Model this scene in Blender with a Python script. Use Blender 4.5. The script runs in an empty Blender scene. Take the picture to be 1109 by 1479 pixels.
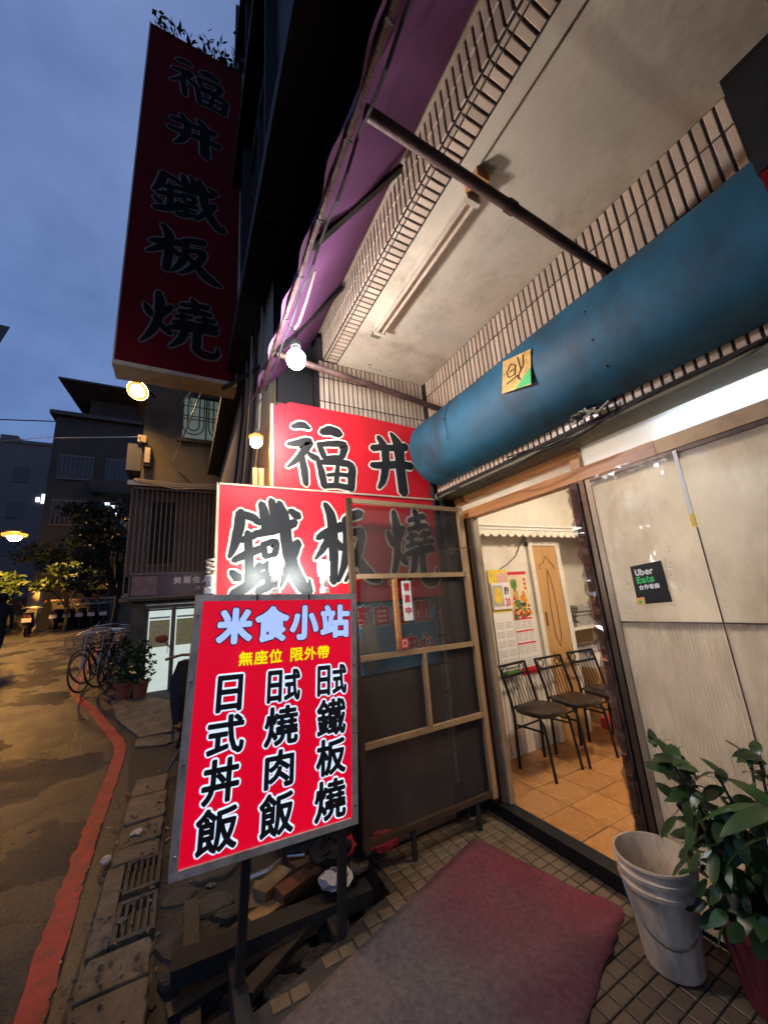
import bpy, bmesh, math, random
from mathutils import Vector, Matrix
random.seed(7)
sc = bpy.context.scene
COL = sc.collection
R = math.radians

# ------------------------------------------------------------------ camera
YAW, PITCH, ROLL = R(28.87), R(13.43), R(-4.33)
fwd = Vector((math.sin(YAW)*math.cos(PITCH), math.cos(YAW)*math.cos(PITCH), math.sin(PITCH)))
rgt = Vector((math.cos(YAW), -math.sin(YAW), 0))
upv = rgt.cross(fwd)
r2 = rgt*math.cos(ROLL) + upv*math.sin(ROLL)
u2 = -rgt*math.sin(ROLL) + upv*math.cos(ROLL)
cam = bpy.data.cameras.new('camera')
cam.sensor_fit = 'HORIZONTAL'; cam.sensor_width = 36; cam.lens = 36*533.4/1109
cam.clip_start = 0.02; cam.clip_end = 1000
co = bpy.data.objects.new('camera', cam); COL.objects.link(co)
mw = Matrix((r2, u2, -fwd)).transposed().to_4x4(); mw.translation = (0, 0, 1.5)
co.matrix_world = mw
sc.camera = co

# ------------------------------------------------------------------ sky, sun, exposure
w = bpy.data.worlds.new('World'); sc.world = w; w.use_nodes = True
nt = w.node_tree; nt.nodes.clear()
N = nt.nodes.new; L = nt.links.new
SUN_EL, SUN_ROT = R(2), R(135)
sky = N('ShaderNodeTexSky'); sky.sky_type = 'NISHITA'; sky.sun_disc = False
sky.sun_elevation = SUN_EL; sky.sun_rotation = SUN_ROT; sky.air_density = 1.3; sky.dust_density = 0.6; sky.ozone_density = 5
tc = N('ShaderNodeTexCoord'); mp = N('ShaderNodeMapping'); mp.inputs['Scale'].default_value = (1.6, 1.6, 2.2)
L(tc.outputs['Generated'], mp.inputs['Vector'])
cl = N('ShaderNodeTexNoise'); cl.inputs['Scale'].default_value = 1.7; cl.inputs['Detail'].default_value = 6; cl.inputs['Roughness'].default_value = .55
L(mp.outputs['Vector'], cl.inputs['Vector'])
cr = N('ShaderNodeValToRGB'); cr.color_ramp.elements[0].position = .36; cr.color_ramp.elements[1].position = .66
cr.color_ramp.elements[0].color = (.86, .87, .92, 1); cr.color_ramp.elements[1].color = (1.55, 1.44, 1.34, 1)
L(cl.outputs['Fac'], cr.inputs['Fac'])
mx = N('ShaderNodeMix'); mx.data_type = 'RGBA'; mx.blend_type = 'MULTIPLY'; mx.inputs['Factor'].default_value = 1
ov = N('ShaderNodeMix'); ov.data_type = 'RGBA'; ov.inputs['Factor'].default_value = .72; ov.inputs['B'].default_value = (.275, .40, .80, 1)   # even dusk cloud deck
L(sky.outputs['Color'], ov.inputs['A']); L(ov.outputs['Result'], mx.inputs['A']); L(cr.outputs['Color'], mx.inputs['B'])
bg = N('ShaderNodeBackground'); bg.inputs['Strength'].default_value = 0.15
L(mx.outputs['Result'], bg.inputs['Color'])
wo = N('ShaderNodeOutputWorld'); L(bg.outputs['Background'], wo.inputs['Surface'])

sl = bpy.data.lights.new('sun', 'SUN'); sl.energy = 0.01; sl.angle = R(15); sl.color = (1, .85, .7)
so = bpy.data.objects.new('sun', sl); COL.objects.link(so)
so.rotation_euler = (R(88), 0, -SUN_ROT)

sc.view_settings.view_transform = 'Standard'; sc.view_settings.look = 'None'
sc.view_settings.exposure = 1.8; sc.view_settings.gamma = 1; sc.view_settings.use_curve_mapping = False
sc.render.engine = 'CYCLES'
sc.cycles.use_denoising = True
sc.cycles.max_bounces = 6; sc.cycles.diffuse_bounces = 3; sc.cycles.glossy_bounces = 3; sc.cycles.transparent_max_bounces = 12
sc.cycles.sample_clamp_indirect = 4; sc.cycles.use_light_tree = True
sc.cycles.caustics_reflective = False; sc.cycles.caustics_refractive = False

# ------------------------------------------------------------------ materials
def mat(name, col, rough=.6, var=.18, scale=6, bump=.15, bscale=40, metal=0, dirt=None, dscale=2.5, damt=.5, rand=0,
        emit=None, estr=0, spec=.5, stretch=(1, 1, 1), rvar=.1, coat=0):
    m = bpy.data.materials.new(name); m.use_nodes = True
    t = m.node_tree; n = t.nodes; b = n['Principled BSDF']; l = t.links.new
    c3 = tuple(col)
    tcn = n.new('ShaderNodeTexCoord'); mpn = n.new('ShaderNodeMapping'); mpn.inputs['Scale'].default_value = stretch
    l(tcn.outputs['Object'], mpn.inputs['Vector'])
    nz = n.new('ShaderNodeTexNoise'); nz.inputs['Scale'].default_value = scale; nz.inputs['Detail'].default_value = 7; nz.inputs['Roughness'].default_value = .62
    l(mpn.outputs['Vector'], nz.inputs['Vector'])
    rp = n.new('ShaderNodeValToRGB'); rp.color_ramp.elements[0].position = .3; rp.color_ramp.elements[1].position = .7
    rp.color_ramp.elements[0].color = tuple(min(1, x*(1-var)) for x in c3)+(1,); rp.color_ramp.elements[1].color = tuple(min(1, x*(1+var)) for x in c3)+(1,)
    l(nz.outputs['Fac'], rp.inputs['Fac']); cur = rp.outputs['Color']
    if dirt:
        dz = n.new('ShaderNodeTexNoise'); dz.inputs['Scale'].default_value = dscale; dz.inputs['Detail'].default_value = 9; dz.inputs['Roughness'].default_value = .7
        l(mpn.outputs['Vector'], dz.inputs['Vector'])
        dr = n.new('ShaderNodeValToRGB'); dr.color_ramp.elements[0].position = .48; dr.color_ramp.elements[1].position = .72
        dr.color_ramp.elements[1].color = (damt, damt, damt, 1)
        l(dz.outputs['Fac'], dr.inputs['Fac'])
        mm = n.new('ShaderNodeMix'); mm.data_type = 'RGBA'; mm.inputs['B'].default_value = tuple(dirt)+(1,)
        l(dr.outputs['Color'], mm.inputs['Factor']); l(cur, mm.inputs['A']); cur = mm.outputs['Result']
    if rand:
        oi = n.new('ShaderNodeObjectInfo'); hv = n.new('ShaderNodeHueSaturation')
        mr = n.new('ShaderNodeMapRange'); mr.inputs['To Min'].default_value = 1-rand; mr.inputs['To Max'].default_value = 1+rand
        l(oi.outputs['Random'], mr.inputs['Value']); l(mr.outputs['Result'], hv.inputs['Value']); l(cur, hv.inputs['Color']); cur = hv.outputs['Color']
    l(cur, b.inputs['Base Color'])
    rr = n.new('ShaderNodeMapRange'); rr.inputs['To Min'].default_value = max(.02, rough-rvar); rr.inputs['To Max'].default_value = min(1, rough+rvar)
    l(nz.outputs['Fac'], rr.inputs['Value']); l(rr.outputs['Result'], b.inputs['Roughness'])
    b.inputs['Metallic'].default_value = metal; b.inputs['Specular IOR Level'].default_value = spec
    b.inputs['Coat Weight'].default_value = coat
    if bump:
        bz = n.new('ShaderNodeTexNoise'); bz.inputs['Scale'].default_value = bscale; bz.inputs['Detail'].default_value = 5
        l(mpn.outputs['Vector'], bz.inputs['Vector'])
        bn = n.new('ShaderNodeBump'); bn.inputs['Strength'].default_value = bump; bn.inputs['Distance'].default_value = .03 if name == 'asphalt' else .01
        l(bz.outputs['Fac'], bn.inputs['Height']); l(bn.outputs['Normal'], b.inputs['Normal'])
    if emit:
        er = n.new('ShaderNodeValToRGB'); er.color_ramp.elements[0].position = .3; er.color_ramp.elements[1].position = .7
        er.color_ramp.elements[0].color = tuple(x*.93 for x in emit)+(1,); er.color_ramp.elements[1].color = tuple(min(1, x*1.07) for x in emit)+(1,)
        l(nz.outputs['Fac'], er.inputs['Fac']); l(er.outputs['Color'], b.inputs['Emission Color']); b.inputs['Emission Strength'].default_value = estr
    return m
def emat(name, col, s):
    m = bpy.data.materials.new(name); m.use_nodes = True; t = m.node_tree; t.nodes.clear()
    e = t.nodes.new('ShaderNodeEmission'); e.inputs['Color'].default_value = tuple(col)+(1,); e.inputs['Strength'].default_value = s
    o = t.nodes.new('ShaderNodeOutputMaterial'); t.links.new(e.outputs[0], o.inputs['Surface']); return m
def sheer(name, col, opac, rough=.6):
    m = bpy.data.materials.new(name); m.use_nodes = True; t = m.node_tree; b = t.nodes['Principled BSDF']
    b.inputs['Base Color'].default_value = tuple(col)+(1,); b.inputs['Roughness'].default_value = rough
    nz = t.nodes.new('ShaderNodeTexNoise'); nz.inputs['Scale'].default_value = 3; nz.inputs['Detail'].default_value = 6
    tcn = t.nodes.new('ShaderNodeTexCoord'); t.links.new(tcn.outputs['Object'], nz.inputs['Vector'])
    mr = t.nodes.new('ShaderNodeMapRange'); mr.inputs['From Min'].default_value = .3; mr.inputs['From Max'].default_value = .7
    mr.inputs['To Min'].default_value = max(0, opac-.08); mr.inputs['To Max'].default_value = min(1, opac+.08)
    t.links.new(nz.outputs['Fac'], mr.inputs['Value']); t.links.new(mr.outputs['Result'], b.inputs['Alpha']); return m

M = {}
M['asphalt'] = mat('asphalt', (.030, .030, .031), .40, .6, 1.3, 1.0, 75, dirt=(.012, .011, .010), dscale=.9, damt=.9, rvar=.28, spec=.6, stretch=(1, .6, 1))
def asphalt():
    m = M['asphalt']; t = m.node_tree; n = t.nodes; l = t.links.new; b = n['Principled BSDF']
    tcn = n.new('ShaderNodeTexCoord')
    vo = n.new('ShaderNodeTexVoronoi'); vo.inputs['Scale'].default_value = 70; l(tcn.outputs['Object'], vo.inputs['Vector'])
    v2 = n.new('ShaderNodeTexNoise'); v2.inputs['Scale'].default_value = 55; v2.inputs['Detail'].default_value = 8; v2.inputs['Roughness'].default_value = .8; l(tcn.outputs['Object'], v2.inputs['Vector'])
    src = b.inputs['Base Color'].links[0].from_socket
    mr = n.new('ShaderNodeMapRange'); mr.inputs['From Min'].default_value = .35; mr.inputs['From Max'].default_value = .68; mr.inputs['To Min'].default_value = .2; mr.inputs['To Max'].default_value = 2.1
    l(v2.outputs['Fac'], mr.inputs['Value'])
    hv = n.new('ShaderNodeHueSaturation'); l(mr.outputs['Result'], hv.inputs['Value']); l(src, hv.inputs['Color'])
    # tarred cracks
    ck = n.new('ShaderNodeTexVoronoi'); ck.feature = 'DISTANCE_TO_EDGE'; ck.inputs['Scale'].default_value = .55
    wn_ = n.new('ShaderNodeTexNoise'); wn_.inputs['Scale'].default_value = 2.2; wn_.inputs['Detail'].default_value = 5; l(tcn.outputs['Object'], wn_.inputs['Vector'])
    ad = n.new('ShaderNodeMix'); ad.data_type = 'RGBA'; ad.blend_type = 'LINEAR_LIGHT'; ad.inputs['Factor'].default_value = .35
    l(tcn.outputs['Object'], ad.inputs['A']); l(wn_.outputs['Color'], ad.inputs['B']); l(ad.outputs['Result'], ck.inputs['Vector'])
    cr_ = n.new('ShaderNodeMapRange'); cr_.inputs['From Min'].default_value = .004; cr_.inputs['From Max'].default_value = .016; l(ck.outputs['Distance'], cr_.inputs['Value'])
    mm = n.new('ShaderNodeMix'); mm.data_type = 'RGBA'; mm.inputs['A'].default_value = (.008, .008, .008, 1); l(cr_.outputs['Result'], mm.inputs['Factor']); l(hv.outputs['Color'], mm.inputs['B'])
    l(mm.outputs['Result'], b.inputs['Base Color'])
    ht = n.new('ShaderNodeMath'); ht.operation = 'ADD'; l(vo.outputs['Distance'], ht.inputs[0]); l(v2.outputs['Fac'], ht.inputs[1])
    bn = n.new('ShaderNodeBump'); bn.inputs['Strength'].default_value = 1.0; bn.inputs['Distance'].default_value = .016; l(ht.outputs[0], bn.inputs['Height']); l(bn.outputs['Normal'], b.inputs['Normal'])
    # puddled wet patches are smoother
    pz = n.new('ShaderNodeTexNoise'); pz.inputs['Scale'].default_value = .8; pz.inputs['Detail'].default_value = 4; l(tcn.outputs['Object'], pz.inputs['Vector'])
    pr = n.new('ShaderNodeMapRange'); pr.inputs['From Min'].default_value = .42; pr.inputs['From Max'].default_value = .62; pr.inputs['To Min'].default_value = .20; pr.inputs['To Max'].default_value = .55
    l(pz.outputs['Fac'], pr.inputs['Value']); l(pr.outputs['Result'], b.inputs['Roughness'])
asphalt()
M['redline'] = mat('red_paint', (.34, .022, .02), .6, .35, 9, .9, 90, dirt=(.035, .022, .018), dscale=11, damt=.95)
M['soil'] = mat('near_black_dirt', (.009, .008, .0065), .7, .4, 7, .8, 30)  # near-black so the gaps beside the slabs read as shade
M['gutter'] = mat('gutter_concrete', (.018, .016, .014), .55, .4, 5, .5, 40)
M['slab'] = mat('slab_concrete', (.11, .09, .062), .7, .45, 7, .8, 35, dirt=(.02, .017, .013), dscale=5, damt=.95, rand=.25)
M['gratestone'] = mat('dirty_grate_concrete', (.06, .048, .034), .8, .4, 12, .8, 40, dirt=(.012, .01, .008), dscale=7, damt=1)
M['stone'] = mat('rough_stone', (.034, .028, .020), .8, .35, 8, .7, 30, dirt=(.025, .02, .015), dscale=5, damt=.8, rand=.3)
M['brick'] = mat('orange_brick', (.20, .08, .032), .8, .25, 12, .5, 40, dirt=(.1, .06, .04), dscale=6, damt=.7, rand=.25)
M['yellowbrick'] = mat('yellow_brick', (.27, .17, .07), .8, .2, 12, .5, 40, rand=.15)
M['mortar'] = mat('porch_mortar', (.035, .027, .02), .85, .3, 10, .4, 50)
M['porchtile'] = mat('porch_tile', (.125, .085, .05), .5, .25, 14, .2, 60, dirt=(.07, .05, .035), dscale=5, damt=.7, rand=.2)
M['ceil'] = mat('ceiling_plaster', (.54, .46, .35), .85, .10, 2.2, .25, 25, dirt=(.30, .23, .16), dscale=2.1, damt=.9)
M['tile'] = mat('cream_glazed_tile', (.50, .38, .28), .3, .14, 9, .05, 40, dirt=(.36, .27, .2), dscale=3, damt=.75, rand=.17)
M['grout'] = mat('dark_grout', (.022, .013, .012), .9, .3, 20, .2, 60)
M['blue'] = mat('blue_painted_sheet', (.010, .088, .155), .62, .35, 3.5, .35, 4, dirt=(.016, .018, .02), dscale=3.2, damt=.95, stretch=(.7, 1, .7))
M['rust'] = mat('rusty_brown_pipe', (.07, .035, .028), .6, .5, 14, .4, 50, metal=.3)
M['black'] = mat('black_paint', (.009, .009, .010), .5, .3, 10, .1, 40, spec=.25)
M['blackdull'] = mat('black_dull', (.01, .0095, .009), .8, .3, 10, .3, 30)
M['purple'] = mat('purple_tarp', (.14, .048, .12), .8, .2, 3, .35, 5, spec=.15, dirt=(.08, .03, .07), dscale=3, damt=.7, stretch=(3, .7, 3))
M['wood'] = mat('orange_varnished_wood', (.46, .20, .07), .4, .25, 5, .12, 30, stretch=(10, 1, 10), dirt=(.2, .09, .04), dscale=4, damt=.5)
M['bronze'] = mat('brown_aluminium', (.10, .065, .042), .4, .3, 6, .08, 30, metal=.5, dirt=(.05, .03, .02), dscale=5, damt=.6)
M['bronzelite'] = mat('worn_tan_frame', (.42, .27, .14), .5, .3, 6, .1, 30, metal=.2, dirt=(.09, .055, .03), dscale=6, damt=.7)
M['alu'] = mat('dull_aluminium', (.30, .23, .16), .45, .2, 8, .06, 40, metal=.3, dirt=(.15, .12, .1), dscale=6, damt=.6)
M['greyframe'] = mat('grey_sign_frame', (.56, .50, .43), .45, .2, 8, .1, 40, metal=.3, dirt=(.10, .08, .06), dscale=6, damt=.7)
M['paper'] = mat('brown_wrapping_film', (.52, .47, .41), .34, .2, 3, .9, 5, dirt=(.27, .215, .17), dscale=1.7, damt=.9, coat=.4, stretch=(1, 1, .55))
M['flute'] = mat('fluted_plastic', (.52, .47, .41), .4, .16, 3, .5, 5, dirt=(.30, .24, .19), dscale=1.7, damt=.8, stretch=(1, 1.6, .7))
M['wallwhite'] = mat('interior_white', (.76, .71, .63), .6, .07, 3, .15, 30, dirt=(.48, .40, .32), dscale=2.0, damt=.6)
M['floortile'] = mat('glossy_floor_tile', (.44, .20, .066), .16, .3, 5, .06, 14, dirt=(.20, .10, .04), dscale=4, damt=.75, rand=.1, rvar=.08)
M['doorwood'] = mat('light_wood_door', (.50, .28, .11), .4, .15, 4, .08, 20, stretch=(8, 8, .8))
M['doorgroove'] = mat('door_groove', (.22, .11, .04), .5, .1, 8, 0)
M['redsign'] = mat('red_sign_face', (.64, .010, .022), .5, .1, 4, .12, 3, dirt=(.38, .014, .018), dscale=3, damt=.6, stretch=(1, 1, .4))
M['redsigndim'] = mat('dimmed_red_sign_face', (.13, .005, .009), .85, .15, 2, .05, 10, spec=.08, dirt=(.13, .01, .012), dscale=1.5, damt=.6)  # red darkened to stand in for the dim light on the tall sign
M['char'] = mat('black_lettering', (.018, .018, .02), .4, .2, 8, 0)
M['cream'] = mat('cream_lettering_edge', (.80, .74, .58), .5, .08, 8, 0)
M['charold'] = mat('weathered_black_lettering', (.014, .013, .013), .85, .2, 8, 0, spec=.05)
M['creamdim'] = mat('dimmed_lettering_edge', (.17, .135, .11), .6, .1, 8, 0)  # cream darkened in place of dim light on the tall sign
M['signunder'] = mat('cream_sign_underside', (.55, .46, .34), .6, .15, 4, .15, 30, dirt=(.25, .18, .11), dscale=5, damt=.7)
M['boxred'] = mat('backlit_red_panel', (.45, .005, .015), .3, .03, 3, 0, emit=(.72, .0, .022), estr=.24)
M['boxwhite'] = mat('backlit_white_lettering', (.7, .75, .8), .3, .03, 3, 0, emit=(.62, .78, 1), estr=.29)
M['boxblue'] = mat('backlit_pale_blue_lettering', (.5, .6, .8), .3, .03, 3, 0, emit=(.33, .46, .92), estr=.27)
M['boxyellow'] = mat('backlit_yellow_lettering', (.8, .6, 0), .3, .03, 3, 0, emit=(.9, .72, 0), estr=.26)
M['screen'] = sheer('insect_screen', (.075, .06, .05), .34, .8)
M['frostpane'] = mat('frosted_transom_glass', (.8, .82, .85), .3, .03, 3, 0); 
M['glint'] = sheer('painted_glint', (.85, .80, .72), .75, .08)  # pale streak colour stands in for glints on clear tape
M['brownfilm'] = sheer('brown_plastic_film', (.10, .05, .03), .7, .12)
M['film'] = sheer('clear_plastic_film', (.75, .68, .58), .25, .15)
M['bluebanner'] = mat('blue_banner', (.07, .26, .42), .6, .12, 3, .05, 20, dirt=(.2, .3, .36), dscale=3, damt=.5)
M['blackwood'] = mat('shade_black_timber', (.012, .010, .008), .6, .4, 8, .4, 30)  # black tone stands in for the shade under the light box
M['darkpanel'] = mat('dark_brown_board', (.10, .06, .037), .55, .3, 4, .1, 20, stretch=(6, 6, 1))
M['white'] = mat('white_plastic', (.78, .76, .72), .4, .05, 5, .03, 30)
M['offwhite'] = mat('bucket_plastic', (.68, .53, .35), .5, .25, 12, .2, 30, dirt=(.22, .14, .09), dscale=11, damt=.9, stretch=(1, 1, .35))
M['seat'] = mat('brown_vinyl', (.026, .014, .011), .3, .2, 8, .08, 40)

def translucent(m, col, f):
    t = m.node_tree; b = t.nodes['Principled BSDF']; o = [k for k in t.nodes if k.type == 'OUTPUT_MATERIAL'][0]
    tr = t.nodes.new('ShaderNodeBsdfTranslucent'); mxs = t.nodes.new('ShaderNodeMixShader'); mxs.inputs[0].default_value = f
    g = t.nodes.new('ShaderNodeMix'); g.data_type = 'RGBA'; g.blend_type = 'MULTIPLY'; g.inputs['Factor'].default_value = 1; g.inputs['B'].default_value = tuple(col)+(1,)
    t.links.new(b.inputs['Base Color'].links[0].from_socket, g.inputs['A']); t.links.new(g.outputs['Result'], tr.inputs['Color'])
    t.links.new(b.outputs[0], mxs.inputs[1]); t.links.new(tr.outputs[0], mxs.inputs[2]); t.links.new(mxs.outputs[0], o.inputs['Surface'])
translucent(M['paper'], (1.1, 1.17, 1.2), .64); translucent(M['flute'], (1.1, 1.17, 1.2), .60); translucent(M['frostpane'], (1, 1, 1), .8)

M['leaf'] = mat('leaf_green', (.024, .055, .016), .32, .3, 10, .05, 30, rand=.35, spec=.5)
M['leafbig'] = mat('broad_leaf_green', (.04, .085, .022), .35, .25, 8, .05, 30, rand=.2)
M['leaffar'] = mat('tree_leaf', (.008, .017, .006), .6, .4, 3, 0, rand=.2)
M['leafbright'] = mat('lit_tree_leaf', (.045, .075, .018), .5, .3, 3, 0)  # lighter leaf copy, standing in for foliage under lamplight
M['bark'] = mat('bark', (.05, .038, .028), .9, .3, 8, .5, 20)
M['maroonpot'] = mat('maroon_pot', (.14, .02, .025), .5, .2, 6, .1, 30)
M['terracotta'] = mat('terracotta_pot', (.30, .09, .05), .6, .2, 6, .1, 30)
M['facade'] = mat('unlit_dark_facade', (.012, .011, .012), .8, .35, 2, .2, 20, stretch=(1, 1, .4))  # near-black base stands in for the missing light on the upper storeys
M['siding'] = mat('tan_metal_siding', (.36, .28, .18), .55, .2, 3, .1, 20, dirt=(.16, .11, .07), dscale=2, damt=.7, stretch=(1, 1, .2))
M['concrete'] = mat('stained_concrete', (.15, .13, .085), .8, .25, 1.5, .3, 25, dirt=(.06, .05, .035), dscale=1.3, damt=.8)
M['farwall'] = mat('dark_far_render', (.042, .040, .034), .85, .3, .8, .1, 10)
M['greywall'] = mat('grey_far_render', (.11, .11, .115), .85, .15, .6, .1, 10)
M['roofdark'] = mat('dark_eave', (.05, .048, .045), .7, .2, 2, .1, 10)
M['cage'] = mat('grey_window_bars', (.16, .14, .12), .5, .2, 6, .1, 30, metal=.4)
M['glassdark'] = mat('dark_window_glass', (.03, .032, .035), .12, .2, 4, 0)
M['purplesign'] = mat('purple_shop_sign', (.06, .022, .05), .35, .2, 5, .03, 20)
M['pinkpic'] = mat('faded_pink_picture', (.20, .12, .13), .4, .4, 9, 0)
M['steel'] = mat('chrome_steel', (.5, .47, .43), .25, .1, 8, .03, 30, metal=.9)
M['bikeframe'] = mat('dark_bike_frame', (.06, .03, .025), .3, .3, 6, 0, metal=.5, rand=.5)
M['rubber'] = mat('black_rubber', (.015, .015, .015), .7, .2, 10, .2, 40)
M['frosted'] = mat('lit_frosted_glass', (.6, .65, .62), .4, .08, 4, 0, emit=(.72, .85, .78), estr=.2)
M['glassolive'] = mat('lit_window_glass', (.10, .09, .05), .2, .5, 14, 0, emit=(.30, .27, .14), estr=.09)
M['cardboard'] = mat('cardboard', (.36, .23, .12), .8, .15, 6, .1, 20)
M['newsprint'] = mat('newsprint', (.42, .40, .37), .8, .4, 30, .2, 30)
M['redplastic'] = mat('red_plastic', (.55, .03, .04), .35, .15, 6, .1, 15)
M['bag'] = sheer('thin_plastic_bag', (.55, .52, .36), .5, .35)
M['cable'] = mat('pale_cable', (.35, .30, .22), .6, .2, 6, 0)
M['ghosttube'] = mat('peach_dead_tube', (.45, .33, .24), .5, .15, 6, 0)  # peach tone close to the ceiling plaster
M['ghost'] = mat('cfl_off_glass', (.60, .52, .42), .3, .05, 5, 0)
M['skin'] = mat('skin', (.35, .2, .14), .6, .1, 6, 0)
M['cloth'] = mat('dark_clothing', (.012, .012, .014), .85, .3, 8, .2, 30)
M['tin'] = mat('galvanised_sheet', (.30, .30, .29), .35, .2, 4, .1, 15, metal=.7)
M['signboardblack'] = mat('black_sign_back', (.006, .006, .007), .6, .3, 6, .1, 20)
M['calcream'] = mat('printed_cream', (.75, .60, .40), .5, .15, 10, 0)
M['calpaper'] = mat('calendar_paper', (.80, .77, .74), .6, .04, 5, 0)
M['red'] = mat('printed_red', (.60, .02, .03), .5, .1, 8, 0)
M['green'] = mat('printed_green', (.09, .22, .04), .5, .2, 30, 0)
M['yellow'] = mat('printed_yellow', (.75, .55, .06), .5, .2, 20, 0)
M['orange'] = mat('printed_orange', (.70, .24, .03), .5, .2, 20, 0)
M['darkpurple'] = mat('printed_aubergine', (.07, .02, .05), .5, .2, 20, 0)
M['pinkpale'] = mat('printed_pink', (.70, .40, .36), .5, .1, 12, 0)
M['greyink'] = mat('printed_grey', (.42, .40, .42), .6, .1, 8, 0)
M['gold'] = mat('gold_foil_paper', (.60, .36, .10), .35, .35, 25, .1, 40, metal=.3)
M['ubergreen'] = mat('printed_bright_green', (.03, .50, .10), .5, .05, 8, 0)
M['bulbwhite'] = emat('cool_white_glow', (.92, .95, 1), 185)
M['bulborange'] = emat('amber_glow', (1, .50, .12), 150)
M['cflglow'] = emat('white_tube_glow', (.93, 1, .95), 46)
M['sodium'] = emat('sodium_glow', (1, .55, .20), 260)
M['amberring'] = emat('amber_ring_glow', (1, .40, .06), .55)  # dim rings added round the lamps to give them an orange glow
M['sodiumfar'] = emat('far_sodium_glow', (1, .47, .10), 430)
M['tube'] = emat('fluorescent_glow', (.74, .87, 1), 5.5)
M['tubewarm'] = emat('warm_panel_glow', (1, .82, .60), 30)
M['winlit'] = emat('lit_far_window', (.75, .85, 1), .8)

def matred():
    m = mat('red_grey_mat', (.145, .009, .028), .75, .2, 4, .4, 90)
    t = m.node_tree; n = t.nodes; l = t.links.new; b = n['Principled BSDF']
    src = b.inputs['Base Color'].links[0].from_socket
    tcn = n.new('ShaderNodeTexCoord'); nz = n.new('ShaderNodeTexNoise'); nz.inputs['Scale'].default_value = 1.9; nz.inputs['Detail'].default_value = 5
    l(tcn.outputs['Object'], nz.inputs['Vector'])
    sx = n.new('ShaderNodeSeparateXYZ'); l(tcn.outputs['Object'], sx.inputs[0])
    a = n.new('ShaderNodeMath'); a.operation = 'MULTIPLY_ADD'; a.inputs[1].default_value = -.8; a.inputs[2].default_value = 1.34  # grey share rises towards the street, red stays by the doorway
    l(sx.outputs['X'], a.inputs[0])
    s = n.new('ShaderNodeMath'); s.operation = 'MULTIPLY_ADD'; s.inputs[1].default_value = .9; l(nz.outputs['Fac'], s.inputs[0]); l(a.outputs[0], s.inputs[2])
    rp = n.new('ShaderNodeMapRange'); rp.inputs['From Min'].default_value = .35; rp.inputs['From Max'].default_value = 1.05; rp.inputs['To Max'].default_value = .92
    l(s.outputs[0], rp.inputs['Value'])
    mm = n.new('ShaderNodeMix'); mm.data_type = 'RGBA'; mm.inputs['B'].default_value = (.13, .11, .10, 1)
    gz_ = n.new('ShaderNodeTexNoise'); gz_.inputs['Scale'].default_value = 38; gz_.inputs['Detail'].default_value = 8; gz_.inputs['Roughness'].default_value = .75; l(tcn.outputs['Object'], gz_.inputs['Vector'])
    gm = n.new('ShaderNodeMapRange'); gm.inputs['From Min'].default_value = .35; gm.inputs['From Max'].default_value = .7; gm.inputs['To Min'].default_value = .55; gm.inputs['To Max'].default_value = 1.35; l(gz_.outputs['Fac'], gm.inputs['Value'])
    hs_ = n.new('ShaderNodeHueSaturation'); l(gm.outputs['Result'], hs_.inputs['Value']); l(mm.outputs['Result'], hs_.inputs['Color'])
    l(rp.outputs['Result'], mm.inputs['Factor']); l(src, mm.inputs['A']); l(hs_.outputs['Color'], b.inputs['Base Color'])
    wv = n.new('ShaderNodeTexWave'); wv.inputs['Scale'].default_value = 60; wv.inputs['Distortion'].default_value = .4; mpw = n.new('ShaderNodeMapping'); mpw.inputs['Rotation'].default_value = (0, 0, R(-18))
    l(tcn.outputs['Object'], mpw.inputs['Vector']); l(mpw.outputs['Vector'], wv.inputs['Vector'])
    b2 = n.new('ShaderNodeBump'); b2.inputs['Strength'].default_value = .5; b2.inputs['Distance'].default_value = .004; l(wv.outputs['Fac'], b2.inputs['Height'])
    l(b.inputs['Normal'].links[0].from_socket, b2.inputs['Normal']); l(b2.outputs['Normal'], b.inputs['Normal'])
    return m
M['matred'] = matred()

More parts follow.
